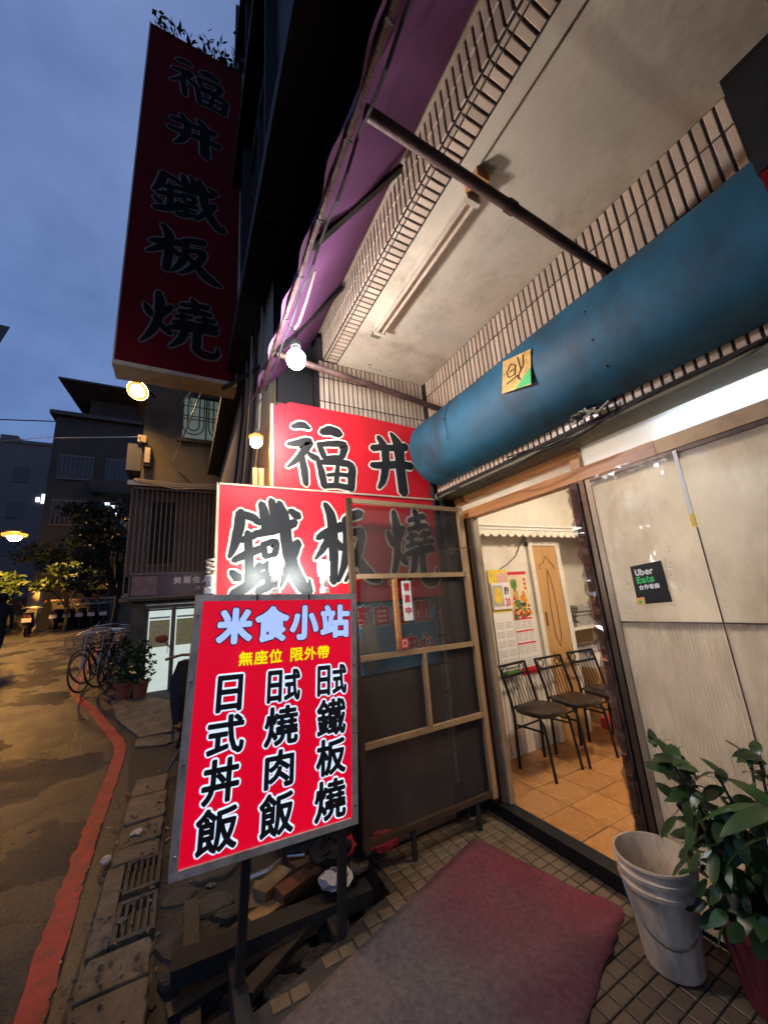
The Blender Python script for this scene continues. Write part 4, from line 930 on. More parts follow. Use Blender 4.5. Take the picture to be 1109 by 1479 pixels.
# red shop signs on the end wall
s1 = thing('upper_red_sign', 'red sign with black brush characters under the tiled end wall', 'sign', (1.2, 2.42, 2.3))
pl = [(.50, 2.285), (1.80, 2.285), (1.82, 2.5), (1.81, 2.80), (1.74, 2.92), (1.2, 2.945), (.62, 2.95), (.59, 2.925), (.555, 2.93), (.53, 2.90), (.50, 2.905)]
m = MB(); n = len(pl)
m.v = [(x, 2.415, z) for x, z in pl]+[(x, 2.445, z) for x, z in pl]
m.f = [tuple(range(n))[::-1], tuple(range(n, 2*n))]+[(k, (k+1) % n, n+(k+1) % n, n+k) for k in range(n)]
m.build('panel', 'redsign', s1)
MB().box(.484, .499, 2.40, 2.45, 2.285, 2.905).build('edge_strip', 'signunder', s1)
brush_char('福', (.585, 2.315, 1.10, 2.80), (0, 2.415, 0), EX, EZ, s1, .014)
brush_char('井', (1.235, 2.318, 1.63, 2.84), (0, 2.415, 0), EX, EZ, s1, .014)
s2 = thing('lower_red_sign', 'lower red sign with black brush characters, its far end behind the screen door', 'sign', (1, 2.41, 1.5))
MB().box(.17, 1.01, 2.385, 2.412, 1.52, 2.272).build('panel', 'redsign', s2)
MB().box(1.014, 1.80, 2.392, 2.412, 1.50, 2.272).build('panel', 'redsign', s2)
MB().box(.16, 1.81, 2.38, 2.412, 2.273, 2.284).build('top_strip', 'signunder', s2)
MB().box(.155, .169, 2.38, 2.44, 1.52, 2.284).build('side_strip', 'signunder', s2)
brush_char('鐵', (.225, 1.565, .735, 2.20), (0, 2.385, 0), EX, EZ, s2, .015)
brush_char('板', (.765, 1.60, 1.25, 2.19), (0, 2.385, 0), EX, EZ, s2, .015)
brush_char('燒', (1.31, 1.585, 1.76, 2.18), (0, 2.392, 0), EX, EZ, s2, .015)
MB().bar((.22, 2.46, 1.5), (.22, 2.46, 2.3), .03).bar((.55, 2.46, 1.5), (.55, 2.46, 2.95), .03).bar((.2, 2.47, 2.2), (.9, 2.47, 2.2), .03).build('backing_frame', 'rust', s2)
tb = MB().box(.37, .40, 2.42, 2.44, 2.3, 2.42).box(.41, .44, 2.42, 2.44, 2.3, 2.42); tag(tb.build('timber_offcut', 'cardboard'), 'pale timber offcut standing on top of the lower red sign', 'timber')
# blue banner behind the screen
bb = thing('blue_banner', 'blue banner with red lettering behind the screen door', 'banner', (1.4, 2.43, 1))
MB().box(1.04, 1.72, 2.425, 2.435, 1.02, 1.49).build('sheet', 'bluebanner', bb)
for ch, bx in (('享', (1.06, 1.33, 1.17, 1.47)), ('自', (1.20, 1.33, 1.31, 1.47)), ('在', (1.34, 1.33, 1.46, 1.47)), ('閒', (1.54, 1.33, 1.66, 1.47)), ('中', (1.44, 1.12, 1.53, 1.24)), ('心', (1.56, 1.12, 1.67, 1.24))):
    c = letter(ch, bx, (0, 2.425, 0), EX, EZ, .004, .005, 'red', bb, copies=8)
    letter(ch, bx, (0, 2.425, 0), EX, EZ, .001, .013, 'calpaper', c, name='outline')
lw = thing('lower_boarding', 'dark brown boarded panelling behind the screen door', 'panelling', (1.4, 2.43, 0))
for k in range(5): MB().box(1.03+k*.138, 1.167+k*.138, 2.42+.0015*(k % 2), 2.438, .02, 1.0).build('board', 'darkpanel', lw)
for k, x in enumerate((1.80, 1.88)):
    tag(MB().tube([(x, 2.40, .02), (x, 2.40, 2.75)], .022, 10).build('drain_pipe', 'blackdull', smooth=True), 'black pipe running up the corner behind the screen door, %s' % ('beside the blue banner' if k == 0 else 'beside the door jamb'), 'pipe', 'black corner pipes')
hk = [(1.83+.03*math.cos(a*.5), 2.36, 2.30+.03*math.sin(a*.5)) for a in range(13)]
tag(MB().tube(hk+[(1.90, 2.36, 2.33)], .007, 6).build('pipe_ring', 'steel'), 'small metal ring clamp on the corner pipe above the screen door', 'clamp')

# screen door standing open
YD = 2.26
sd = thing('screen_door', 'bronze framed insect screen door standing open across the end wall', 'door', (1.95, YD, .1))
MB().box(.955, .99, YD-.018, YD+.018, .14, 2.20).build('stile', 'bronze', sd)
MB().box(1.915, 1.955, YD-.018, YD+.018, .14, 2.18).build('stile', 'bronzelite', sd)
MB().bar((.99, YD, 2.185), (1.915, YD, 2.165), .03, .03).build('rail', 'bronzelite', sd)
for z0, z1, mt in ((1.665, 1.65, 'bronzelite'), (1.155, 1.14, 'bronzelite'), (.66, .66, 'bronzelite'), (.17, .17, 'bronze')):
    MB().bar((.99, YD, z0), (1.915, YD, z1), .026, .032).build('rail', mt, sd)
MB().bar((1.285, YD, 1.172), (1.285, YD, 1.642), .026, .036, (0, 1, 0)).build('mullion', 'wood', sd)
MB().bar((1.47, YD, .678), (1.47, YD, 1.13), .026, .036, (0, 1, 0)).build('mullion', 'bronzelite', sd)
for z0, z1 in ((1.67, 2.16), (1.16, 1.64), (.68, 1.13), (.19, .64)):
    MB().box(.991, 1.914, YD+.014, YD+.0155, z0, z1).build('screen', 'screen', sd)
for x in (1.28, 1.78): MB().box(x-.015, x+.015, YD-.01, YD+.01, .0, .15).build('foot', 'blackdull', sd)
MB().bar((1.36, YD-.03, 1.79), (2.0, YD-.05, 1.86), .006).build('stay_rod', 'rust', sd)
op = thing('open_plate', 'white plate with red characters fixed to the screen door', 'plate', (1.35, YD-.03, 1.36))
MB().box(1.325, 1.395, YD-.032, YD-.026, 1.355, 1.62).build('board', 'white', op)
for k, ch in enumerate('營業中'): letter(ch, (1.338, 1.555-k*.08, 1.382, 1.605-k*.08), (0, YD-.032, 0), EX, EZ, .001, .0022, 'red', op, copies=6)
rs = thing('red_seal', 'small red square seal sticker low on the screen door mullion', 'sticker', (1.31, YD-.03, 1.2))
MB().box(1.285, 1.34, YD-.03, YD-.026, 1.18, 1.245).build('square', 'red', rs); MB().box(1.293, 1.332, YD-.0312, YD-.0301, 1.19, 1.236).build('inner_square', 'pinkpale', rs); MB().box(1.302, 1.323, YD-.0325, YD-.0313, 1.20, 1.226).build('mark', 'red', rs)
m = MB(); cx_, cz_ = 1.12, 1.26
for k, (r, z) in enumerate(((.012, 1.43), (.02, 1.39), (.05, 1.30), (.075, 1.2), (.08, 1.12), (.05, 1.07), (.003, 1.06))):
    for j in range(14): a = 2*math.pi*j/14; q = r*(1+.18*math.sin(j*3+k)); m.v.append((1.11+q*math.cos(a), 2.345+.45*q*math.sin(a), z+random.uniform(-.008, .008)))
for k in range(6):
    for j in range(14): m.f.append((k*14+j, k*14+(j+1) % 14, (k+1)*14+(j+1) % 14, (k+1)*14+j))
tag(m.build('hanging_bag', 'bag', smooth=True), 'yellowish plastic bag hanging behind the screen door', 'bag')

# delivery sticker on the papered pane
us = thing('delivery_sticker', 'black delivery partner sticker taped on the brown paper pane', 'sticker', (XF-.02, 1.02, 1.38))
XU = XF-.036
uo = (XU, 1.10, 1.385); uu = (0, -.996, .088); uv = (0, .0, 1)
def up_(a, b, d=0): return (XU-d, 1.10-a, 1.385+b+a*.06)
MB().face([up_(0, 0), up_(.155, -.0), up_(.150, .195), up_(.002, .19)]).build('card', 'black', us)
LU = (0, -1, .06)
def word(wd, a, b, h, mt, wch, gap, bold):
    for k, ch in enumerate(wd):
        hh = h if (ch.isupper() or ch in 'bt' or ord(ch) > 255) else h*.72
        wv = wch*(.5 if ch == 't' else (.7 if ch == 'r' else 1))
        letter(ch, (a, b, a+wv, b+hh), (XU, 1.10, 1.385), LU, EZ, .0015, bold, mt, us, copies=6); a += wv+gap
word('Uber', .022, .140, .030, 'calpaper', .018, .005, .0016)
word('Eats', .022, .102, .030, 'ubergreen', .018, .005, .0022)
word('合作餐廳', .024, .070, .022, 'calpaper', .021, .003, .0012)
MB().face([up_(-.005, -.004, .001), up_(.035, -.002, .001), up_(.037, .034, .001), up_(-.004, .032, .001)]).build('paper_bag_print', 'gold', us)
MB().face([up_(.008, .004, .0018), up_(.024, .004, .0018), up_(.024, .018, .0018), up_(.008, .018, .0018)]).build('bag_mark', 'ubergreen', us)
for k in range(46):
    a = random.choice([random.uniform(-.055, -.006), random.uniform(.158, .205), random.uniform(-.02, .18)]); b = random.uniform(-.03, .25)
    if 0 < a < .155 and -.01 < b < .2: b = random.choice([-.02, .215])+random.uniform(-.012, .012)
    q = random.uniform(.006, .022); t_ = random.uniform(0, 3.14); w_ = random.uniform(.001, .0028); ca, sa = math.cos(t_), math.sin(t_)
    MB().face([up_(a-q*ca/2-w_*sa, b-q*sa/2+w_*ca, .003), up_(a+q*ca/2-w_*sa, b+q*sa/2+w_*ca, .007), up_(a+q*ca/2+w_*sa, b+q*sa/2-w_*ca, .004), up_(a-q*ca/2+w_*sa, b-q*sa/2-w_*ca, .006)]).build('tape_glint', 'glint', us)  # thin pale streaks painted as glints on the tape
# tall hanging sign on the facade
YH = 4.15
hs = thing('tall_hanging_sign', 'tall dark red vertical sign with black brush characters high on the facade', 'sign', (-.15, YH, 4.1))
MB().box(-.735, .43, YH+.003, YH+.012, 4.11, 9.35).build('face', 'redsigndim', hs)
MB().box(-.73, .425, YH+.013, YH+.28, 4.115, 9.34).build('box_body', 'signunder', hs)
MB().box(-.75, -.736, YH-.005, YH+.29, 4.09, 9.36).build('edge_frame', 'signunder', hs)
MB().box(.431, .446, YH-.005, YH+.29, 4.09, 9.36).build('edge_frame', 'signunder', hs)
MB().box(-.75, .446, YH-.006, YH+.29, 4.06, 4.109).build('bottom_frame', 'signunder', hs)
for ch, bx in (('燒', (-.56, 4.36, .25, 5.10)), ('板', (-.55, 5.36, .26, 6.04)), ('鐵', (-.56, 6.22, .27, 6.95)), ('井', (-.46, 7.38, .17, 8.0)), ('福', (-.48, 8.3, .24, 8.98))):
    brush_char(ch, bx, (0, YH+.003, 0), EX, EZ, hs, .02, 'charold', 'creamdim')
for (a, b) in (((.44, YH+.15, 4.3), (.52, YH+.15, 4.3)), ((.44, YH+.15, 8.9), (.52, YH+.15, 8.9)), ((.3, YH+.1, 4.06), (.56, 3.2, 3.75))):
    MB().bar(a, b, .03).build('bracket', 'black', hs)
# weeds on top of the sign
wd = thing('rooftop_creeper', 'dark straggly creeper growing over the top of the tall sign', 'plant', (0, YH+.15, 9.36))
def leaf_quad(m, c, s, rnd):
    d = Vector((rnd.gauss(0, 1), rnd.gauss(0, 1), rnd.gauss(0, .7))).normalized(); e = d.cross(Vector((rnd.gauss(0, 1), rnd.gauss(0, 1), rnd.gauss(0, 1)))).normalized()
    c = Vector(c); m.face([c-d*s, c+e*s*.45, c+d*s, c-e*s*.45])
rnd = random.Random(5); m = MB()
for k in range(420):
    x = rnd.uniform(-.7, .45); hgt = .15+max(0, x+.3)*.9
    leaf_quad(m, (x, YH+.15+rnd.gauss(0, .12), 9.33+abs(rnd.gauss(0, .5))*hgt), rnd.uniform(.03, .07), rnd)
m.build('foliage', 'leaffar', wd)
for k in range(6): x = -.6+k*.2; MB().tube([(x, YH+.15, 9.34), (x-.05, YH+.12, 9.5+k*.03), (x-.12, YH+.1, 9.62+k*.06)], .006, 5).build('stem', 'bark', wd)
# second dark sign at the upper corner near the camera
ns = thing('dark_side_sign', 'black backed sign box hung high at the canopy corner', 'sign', (1.58, -.3, 2.6))
MB().box(1.5, 1.66, -1.1, .185, 2.69, 3.10).build('box_body', 'signboardblack', ns)
MB().box(1.505, 1.655, -1.1, .18, 2.60, 2.689).build('lower_trim', 'redsigndim', ns)
MB().bar((1.60, -.35, 3.1), (1.60, -.35, ZC), .02).build('hanger', 'rust', ns)
MB().tube([(1.66, .17, 2.62), (1.70, .17, 2.95), (1.70, .17, 3.0)], .012, 8).build('conduit', 'ceil', ns)

# ================================================================== LIGHT BOX SIGN
lb = thing('light_box_sign', 'backlit red light box sign with menu characters standing on the pavement', 'sign', (0.0, 1.95, .50))
lb.rotation_euler = (0, R(2.9), 0)
W_, H_ = .80, 1.09
MB().box(.028, W_-.028, 0.004, .012, .028, H_-.028).build('panel', 'boxred', lb, local=True)
for (x0, x1, z0, z1) in ((0, W_, 0, .03), (0, W_, H_-.03, H_), (0, .03, .0305, H_-.0305), (W_-.03, W_, .0305, H_-.0305)):
    MB().box(x0, x1, -.008, .16, z0, z1).build('frame', 'greyframe', lb, local=True)
MB().box(.03, W_-.03, .15, .158, .03, H_-.03).build('back_sheet', 'tin', lb, local=True)
O3 = (0, .004, 0)
def ltr(ch, bx, fill, edge, bf, be):
    bx = (bx[0]+.0, bx[1]-.50, bx[2], bx[3]-.50)
    c = letter(ch, bx, O3, EX, EZ, .0045, bf, fill, lb, local=True)
    letter(ch, bx, O3, EX, EZ, .001, be, edge, c, name='outline', local=True)
tl = .055
for ch, bx in (('米', (.105, 1.37, .25, 1.52)), ('食', (.275, 1.37, .425, 1.525)), ('小', (.445, 1.37, .58, 1.525)), ('站', (.605, 1.37, .755, 1.525))): ltr(ch, bx, 'boxblue', 'char', .0085, .0145)
for k, ch in enumerate('無座位'): ltr(ch, (.205+k*.069, 1.265, .265+k*.069, 1.325), 'boxyellow', 'char', .002, .003)
for k, ch in enumerate('限外帶'): ltr(ch, (.447+k*.069, 1.265, .507+k*.069, 1.325), 'boxyellow', 'char', .002, .003)
for ch, bx in (('日', (.125, 1.08, .225, 1.225)), ('式', (.10, .91, .245, 1.06)), ('丼', (.095, .73, .235, .89)), ('飯', (.085, .555, .24, .71)),
               ('日', (.345, 1.09, .405, 1.225)), ('式', (.425, 1.09, .495, 1.225)), ('燒', (.34, .905, .49, 1.065)), ('肉', (.35, .735, .475, .88)), ('飯', (.335, .55, .48, .71)),
               ('日', (.59, 1.09, .65, 1.225)), ('式', (.67, 1.09, .74, 1.225)), ('鐵', (.59, .905, .735, 1.065)), ('板', (.59, .735, .735, .885)), ('燒', (.585, .55, .735, .71))):
    ltr(ch, bx, 'char', 'boxwhite', .005, .0125)
for x in (.30, W_-.05): MB().box(x-.018, x+.018, .06, .10, -.46, -.001).build('post', 'blackdull', lb, local=True)
for k, x in enumerate((.30, W_-.05)): MB().box(x-.03, x+.03, -.18, .34, -.545, -.47).build('foot', 'blackdull', lb, local=True)
MB().box(.05, W_+.18, .22, .33, -.5, -.43).build('crossbar', 'blackdull', lb, local=True)
for x in (.015, W_-.015):
    for z in (.08, .4, .72, 1.0): MB().ball((x, -.009, z), .006, (1, .5, 1), 8, 5).build('screw', 'steel', lb, local=True)
for x in (.27, .53): MB().box(x-.004, x+.004, -.010, -.0085, H_-.03, H_).build('frame_joint', 'blackdull', lb, local=True)
for k, (x0, y0, x1, y1, z, lbl) in enumerate(((.02, 2.12, .62, 2.20, -.03, 'near-black plank added along the dirt below the light box'), (.30, 2.02, .78, 2.30, -.02, 'dark plank lying crosswise under the light box'), (.10, 1.92, .12, 2.75, -.05, 'near-black plank edging the pavement slabs'))):  # near-black planks added to darken the ground below the box
    tag(MB().bar((x0, y0, z), (x1, y1, z+.01), .07, .03).build('plank', 'blackwood'), lbl, 'plank', 'planks under the light box')
# energy-saving bulbs on top
def cfl(x, lit, lbl):
    t = thing('spiral_bulb', lbl, 'bulb', (x, 2.03, 1.592-.05*x), group='bulbs on top of the light box')
    z0 = 1.600-.05*x
    MB().lathe([(.026, 0), (.026, .025), (.018, .03), (.018, .055), (.024, .06), (.024, .085), (.012, .092)], (x, 2.03, z0), 14, True).build('base', 'white', t)
    if lit:
        m = MB(); m.lathe([(.012, .094), (.03, .097), (.034, .12), (.034, .165), (.03, .178), (.01, .183)], (x, 2.03, z0), 14, True); m.build('glass', 'cflglow', t, True)
    else:
        pts = [(x+.019*math.cos(a*.5), 2.03+.019*math.sin(a*.5), z0+.097+a*.0019) for a in range(38)]
        MB().tube(pts, .0065, 6).build('spiral', 'ghost', t, True)
cfl(.115, False, 'unlit white spiral bulb on the corner of the light box'); cfl(.435, True, 'lit energy saving bulb on the light box in front of the first sign character'); cfl(.70, True, 'lit energy saving bulb near the screen door end of the light box')

# ================================================================== CLUTTER ON THE GROUND
bp = thing('brick_pile', 'broken orange and yellow bricks piled under the light box sign', 'bricks', (.6, 2.5, -.08))
for (x, y, z, rz_, mt) in ((.47, 2.44, -.05, 20, 'yellowbrick'), (.56, 2.62, -.05, 12, 'brick'), (.70, 2.54, -.05, 25, 'brick'), (.62, 2.47, .0, 18, 'brick'), (.79, 2.68, -.05, 8, 'brick'), (.52, 2.56, .0, 30, 'yellowbrick'), (.74, 2.63, .0, 15, 'brick'), (.45, 2.57, -.05, 70, 'yellowbrick'), (.88, 2.5, -.05, 40, 'brick')):
    m = MB(); m.box(-.1, .1, -.05, .05, -.027, .027); Rm = Matrix.Rotation(R(rz_), 3, 'Z') @ Matrix.Rotation(random.uniform(-.1, .1), 3, 'X')
    m.v = [tuple(Rm @ Vector((a+random.uniform(-.006, .006), b+random.uniform(-.006, .006), c))+Vector((x, y, z))) for a, b, c in m.v]
    m.build('brick', mt, bp)
rs_ = random.Random(11)
spots = [(.10, 2.55, .15), (.22, 2.72, .12), (.30, 2.42, .10), (.14, 2.18, .12), (.34, 2.14, .13), (.52, 2.18, .10), (.62, 2.06, .09), (.20, 1.98, .09), (.74, 2.20, .09), (.06, 2.9, .10), (.26, 3.0, .14), (.05, 2.33, .07), (.44, 2.02, .08), (.88, 2.28, .09), (.03, 2.05, .06), (.3, 2.6, .08)]
wherew = ['beside the pavement slabs under the sign', 'behind the light box foot', 'in front of the yellow bricks', 'at the porch edge below the sign', 'between the black crossbar and the mat', 'next to the grey mat edge', 'touching the porch mortar', 'near the bottom of the dirt strip', 'by the far end of the crossbar', 'close to the drain grate', 'in the shade behind the sign', 'tucked against the pavement', 'half under the mat edge', 'by the screen door foot', 'beside the lower drain slabs', 'behind the first brick']
for (x, y, r), wh in zip(spots, wherew):
    n = rs_.choice((13, 15, 17)); ang = sorted(2*math.pi*(k+rs_.uniform(-.3, .3))/n for k in range(n)); sq_ = rs_.uniform(.55, .95); tw = rs_.uniform(0, 3)
    rad = [r*(.80+.22*abs(math.cos(2*(t-tw)))+rs_.uniform(-.07, .07)) for t in ang]; h = -.062+rs_.uniform(-.012, .016); m = MB()
    tl_ = (rs_.uniform(-.06, .06), rs_.uniform(-.06, .06))
    for f_, zz in ((1.03, -.088), (1.0, h-.012), (.93, h), (.6, h+.004), (.25, h+.002)):
        m.v += [(x+q_*f_*math.cos(t), y+sq_*q_*f_*math.sin(t), zz+(tl_[0]*q_*f_*math.cos(t)+tl_[1]*q_*f_*math.sin(t)+rs_.uniform(-.003, .003) if zz > -.085 else 0)) for t, q_ in zip(ang, rad)]
    for k in range(4):
        for j in range(n): m.f.append((k*n+j, k*n+(j+1) % n, (k+1)*n+(j+1) % n, (k+1)*n+j))
    m.f.append(tuple(range(4*n, 5*n)))
    tag(m.build('paving_stone', 'stone'), 'flat broken paving stone '+wh, 'stone', 'broken stones on the dirt strip')
gr = MB(); q = random.Random(77)
for _ in range(900):
    x, y = q.uniform(-.40, 1.0), q.uniform(1.5, 4.2)
    if y < 2.1 and x > .1: continue
    z = gz(y)+.012; r = abs(q.gauss(0, .008))+.004
    if -.345 < x < -.045: z = -.05
    c_ = Vector((x, y, z+r*.3)); i = len(gr.v)
    gr.v += [tuple(c_+Vector((q.uniform(.6, 1.2)*r*a_, q.uniform(.6, 1.2)*r*b_, q.uniform(.4, .9)*r*e_))) for a_, b_, e_ in ((1, 0, 0), (0, 1, 0), (-1, 0, 0), (0, -1, 0), (0, 0, 1))]
    gr.f += [(i, i+1, i+4), (i+1, i+2, i+4), (i+2, i+3, i+4), (i+3, i, i+4), (i, i+3, i+2, i+1)]
o = stuff(gr.build('gravel', 'slab')); o['label'] = 'loose gravel and grit scattered over the dirt strip and pavement'; o['category'] = 'gravel'
lt = MB()
for _ in range(70):
    x, y = q.uniform(-.45, .6), q.uniform(1.9, 5.2); leaf_quad(lt, (x, y, (-.044 if -.345 < x < -.045 else gz(y)+.02)), q.uniform(.012, .03), q)
for k in range(len(lt.v)): lt.v[k] = (lt.v[k][0], lt.v[k][1], max(lt.v[k][2], gz(lt.v[k][1])+.014))
o = stuff(lt.build('leaf_litter', 'cardboard')); o['label'] = 'dead leaves and scraps littering the gutter and slabs'; o['category'] = 'leaf litter'
# sagging grey rag on the crossbar, dark lump, red cloth
def rag(name, c, r, mt, label, cat, seed):
    q = random.Random(seed); m = MB(); m.ball(c, r, (1.5, 1, .55), 16, 9)
    m.v = [(x+q.uniform(-.2, .2)*r, y+q.uniform(-.2, .2)*r, max(c[2]-.3*r, z+q.uniform(-.2, .2)*r)) for x, y, z in m.v]
    return tag(m.build(name, mt, smooth=True), label, cat)
rag('grey_rag', (.78, 2.235, .10), .062, 'greyink', 'crumpled grey rag on the black crossbar', 'rag', 1)
rag('grey_rag', (.90, 2.26, .09), .05, 'gutter', 'dark grey rag bunched at the end of the crossbar', 'rag', 2)
rag('red_cloth', (.86, 2.42, .12), .075, 'redplastic', 'red cloth bundle behind the corner of the light box', 'cloth', 4)
rag('black_sack', (.80, 2.36, .16), .085, 'blackdull', 'black rubbish sack under the corner of the light box', 'sack', 6)
rag('red_bundle', (1.12, 2.36, .1), .07, 'redplastic', 'dim red bundle behind the foot of the screen door', 'cloth', 8)
tag(MB().tube([(.40, 2.62, .035), (.50, 2.60, .05), (.62, 2.66, .05), (.72, 2.62, .045)], .013, 8).build('metal_pipe', 'steel', smooth=True), 'short bright metal pipe lying on the bricks', 'pipe')

# bucket
bk = thing('plastic_bucket', 'dirty off-white plastic bucket with wire handle by the doorway', 'bucket', (1.805, 1.15, .008))
c = (1.805, 1.15, .008)
MB().lathe([(.098, 0), (.102, .01), (.128, .27), (.131, .272), (.142, .275), (.144, .29), (.134, .293), (.133, .315), (.145, .318), (.147, .333), (.136, .337), (.137, .36), (.147, .364), (.146, .372), (.138, .372), (.132, .36), (.100, .012), (.001, .011)], c, 40).build('shell', 'offwhite', bk, True)
MB().lathe([(.001, .0), (.098, .0)], c, 40).build('base', 'offwhite', bk)
hd = [(c[0]-.14*math.cos(t*math.pi/12), c[1]-.148+.0*t, .30-.20*math.sin(t*math.pi/12)) for t in range(13)]
hd = []
for t in range(17):
    a = math.pi*t/16; x = -.146*math.cos(a); y_ = -.03-.135*math.sin(a); hd.append((c[0]+x*.8+y_*.55, c[1]+y_*.6-x*.5+.01, .30-.17*math.sin(a)))
MB().tube(hd, .0035, 6).build('handle', 'steel', bk)
# potted shrub
def leaf_mesh(l, wd, curl, name, mt, n=6):
    m = MB()
    for k in range(n+1):
        t = k/n; ww = wd*math.sin(math.pi*min(1, t*.92+.06))**.75*(1 if t < .98 else .2); z = -curl*l*t*t
        m.v += [(l*t, -ww, z+.15*ww), (l*t, 0, z), (l*t, ww, z+.15*ww)]
    for k in range(n):
        a = 3*k; m.f += [(a, a+1, a+4, a+3), (a+1, a+2, a+5, a+4)]
    me = bpy.data.meshes.new(name); me.from_pydata(m.v, [], m.f); me.shade_smooth(); me.materials.append(M[mt]); return me
def put_leaf(me, p, d, par, roll=0, s=1, name='leaf'):
    d = Vector(d).normalized(); y = Vector((0, 0, 1)).cross(d)
    y = y.normalized() if y.length > .05 else Vector((0, 1, 0)); z = d.cross(y)
    o = bpy.data.objects.new(name, me); COL.objects.link(o)
    o.matrix_basis = Matrix.Translation(p) @ (Matrix((d, y, z)).transposed() @ Matrix.Rotation(roll, 3, 'X')).to_4x4() @ Matrix.Scale(s, 4)
    mb = o.matrix_basis.copy(); attach(o, par); o.matrix_basis = mb
sh1 = thing('potted_shrub', 'glossy small leaved shrub in a maroon pot beside the bucket', 'potted plant', (1.93, .86, .008))
pc = (1.93, .86, .008)
MB().lathe([(.001, 0), (.11, 0), (.115, .02), (.15, .24), (.16, .245), (.16, .275), (.145, .275), (.14, .25), (.001, .24)], pc, 28).build('pot', 'maroonpot', sh1, True)
MB().lathe([(.14, .245), (.07, .255), (.001, .258)], pc, 16).build('soil', 'soil', sh1)
lm = leaf_mesh(.085, .022, .25, 'leaf', 'leaf'); q = random.Random(21)
LM = [lm, leaf_mesh(.075, .026, .5, 'leaf', 'leaf'), leaf_mesh(.10, .021, .1, 'leaf', 'leaf'), leaf_mesh(.06, .019, .9, 'leaf', 'leafbig')]
cnt = 0
for k in range(15):
    a = q.uniform(0, 2*math.pi); rr_ = q.uniform(.02, .20); hgt = q.uniform(.42, .86)
    if k < 5: a = math.pi*q.uniform(.45, 1.05); rr_ = q.uniform(.14, .24); hgt = q.uniform(.5, .86)
    top = Vector((pc[0]+rr_*math.cos(a), pc[1]+rr_*math.sin(a), hgt)); basep = Vector((pc[0]+.03*math.cos(a), pc[1]+.03*math.sin(a), .26))
    if top.x > 2.0: top.x = 2.0-q.uniform(0, .1)
    midp = (top+basep)/2+Vector((q.uniform(-.03, .03), q.uniform(-.03, .03), .03))
    P = spl([tuple(basep), tuple(midp), tuple(top)])
    MB().tube(P, .005, 5).build('stem', 'bark', sh1)
    for j in range(2, len(P)):
        for _ in range(4 if j == len(P)-1 else 2):
            b_ = q.uniform(0, 2*math.pi); el = q.uniform(-.35, .7) if j < len(P)-1 else q.uniform(.0, 1.0)
            d = Vector((math.cos(b_)*math.cos(el), math.sin(b_)*math.cos(el), math.sin(el)))
            pos = Vector(P[j])+Vector((q.uniform(-.015, .015), q.uniform(-.015, .015), q.uniform(-.02, .02)))
            if pos.x+d.x*.08 > 2.035: d.x = -abs(d.x)
            put_leaf(q.choice(LM), pos, d, sh1, q.uniform(-.7, .7), q.uniform(.6, 1.2)); cnt += 1
# low drooping skirt of leaves over the pot
for k in range(120):
    a = q.uniform(math.pi*.35, math.pi*1.5); r_ = q.uniform(.08, .2); p = Vector((pc[0]+r_*math.cos(a), pc[1]+r_*math.sin(a), q.uniform(.26, .72)))
    d = Vector((math.cos(a), math.sin(a), q.uniform(-1.1, .3))); put_leaf(q.choice(LM), p, d, sh1, q.uniform(-.6, .6), q.uniform(.7, 1.2))
sh2 = thing('broadleaf_plant', 'long leaved potted plant at the picture edge beside the papered pane', 'potted plant', (1.80, .60, .008))
pc2 = (1.80, .58, .008)
MB().lathe([(.001, 0), (.11, 0), (.14, .22), (.15, .23), (.15, .26), (.13, .26), (.001, .23)], pc2, 24).build('pot', 'blackdull', sh2, True)
MB().tube([(pc2[0], pc2[1], .2), (1.82, .62, .45), (1.80, .66, .72)], [.012, .010, .006], 7).build('stem', 'bark', sh2)
big = leaf_mesh(.24, .036, .55, 'leaf', 'leafbig', 9)
for k in range(15):
    a = 2*math.pi*k/15+q.uniform(-.2, .2); z = .54+.2*q.random(); el = q.uniform(-.1, .75)
    d = Vector((math.cos(a)*math.cos(el)-.15, math.sin(a)*math.cos(el), math.sin(el)))
    if d.x > .55: d.x = .2
    put_leaf(big, (1.80+.02*math.cos(a), .66+.02*math.sin(a), z), d, sh2, q.uniform(-.4, .4), q.uniform(.7, 1.1))

# ================================================================== NEIGHBOUR HOUSE
YN = 8.2
nb = thing('neighbour_house', 'stained concrete house with barred balcony and small beauty shop below', 'house', (0, YN, gz(YN)))
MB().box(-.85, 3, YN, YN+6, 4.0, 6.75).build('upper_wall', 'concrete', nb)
MB().box(-1.2, 3, YN-.1, YN+6, 6.76, 6.9).build('roof_slab', 'farwall', nb)
MB().box(-.80, -.60, YN, YN+.3, .1, 1.85).build('pier', 'concrete', nb)
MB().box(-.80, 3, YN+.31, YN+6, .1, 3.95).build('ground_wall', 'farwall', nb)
MB().box(-.98, 2.0, YN-.25, YN+.3, 1.80, 1.86).build('shop_lintel', 'concrete', nb)
MB().box(-1.0, 2.0, YN-.3, YN+.6, 3.93, 4.02).build('balcony_roof', 'tin', nb)
MB().box(-.95, 2.0, YN+.02, YN+.05, 2.3, 3.92).build('balcony_back', 'darkpanel', nb)
MB().box(-.95, 2.0, YN-.22, YN+.2, 1.87, 1.90).build('balcony_floor', 'concrete', nb)
cg = MB()
cg.bar((-.93, YN-.2, 1.93), (1.5, YN-.2, 1.93), .04).bar((-.93, YN-.2, 3.9), (1.5, YN-.2, 3.9), .04).build('cage_rail', 'cage', nb)
for k in range(24):
    x = -.93+k*.082; MB().bar((x, YN-.2, 1.95), (x, YN-.2, 3.88), .018, .018, (0, 1, 0)).build('cage_bar', 'cage', nb)
MB().box(-.6, -.2, YN-.02, YN+.015, 2.5, 3.7).build('drying_cloth', 'facade', nb)
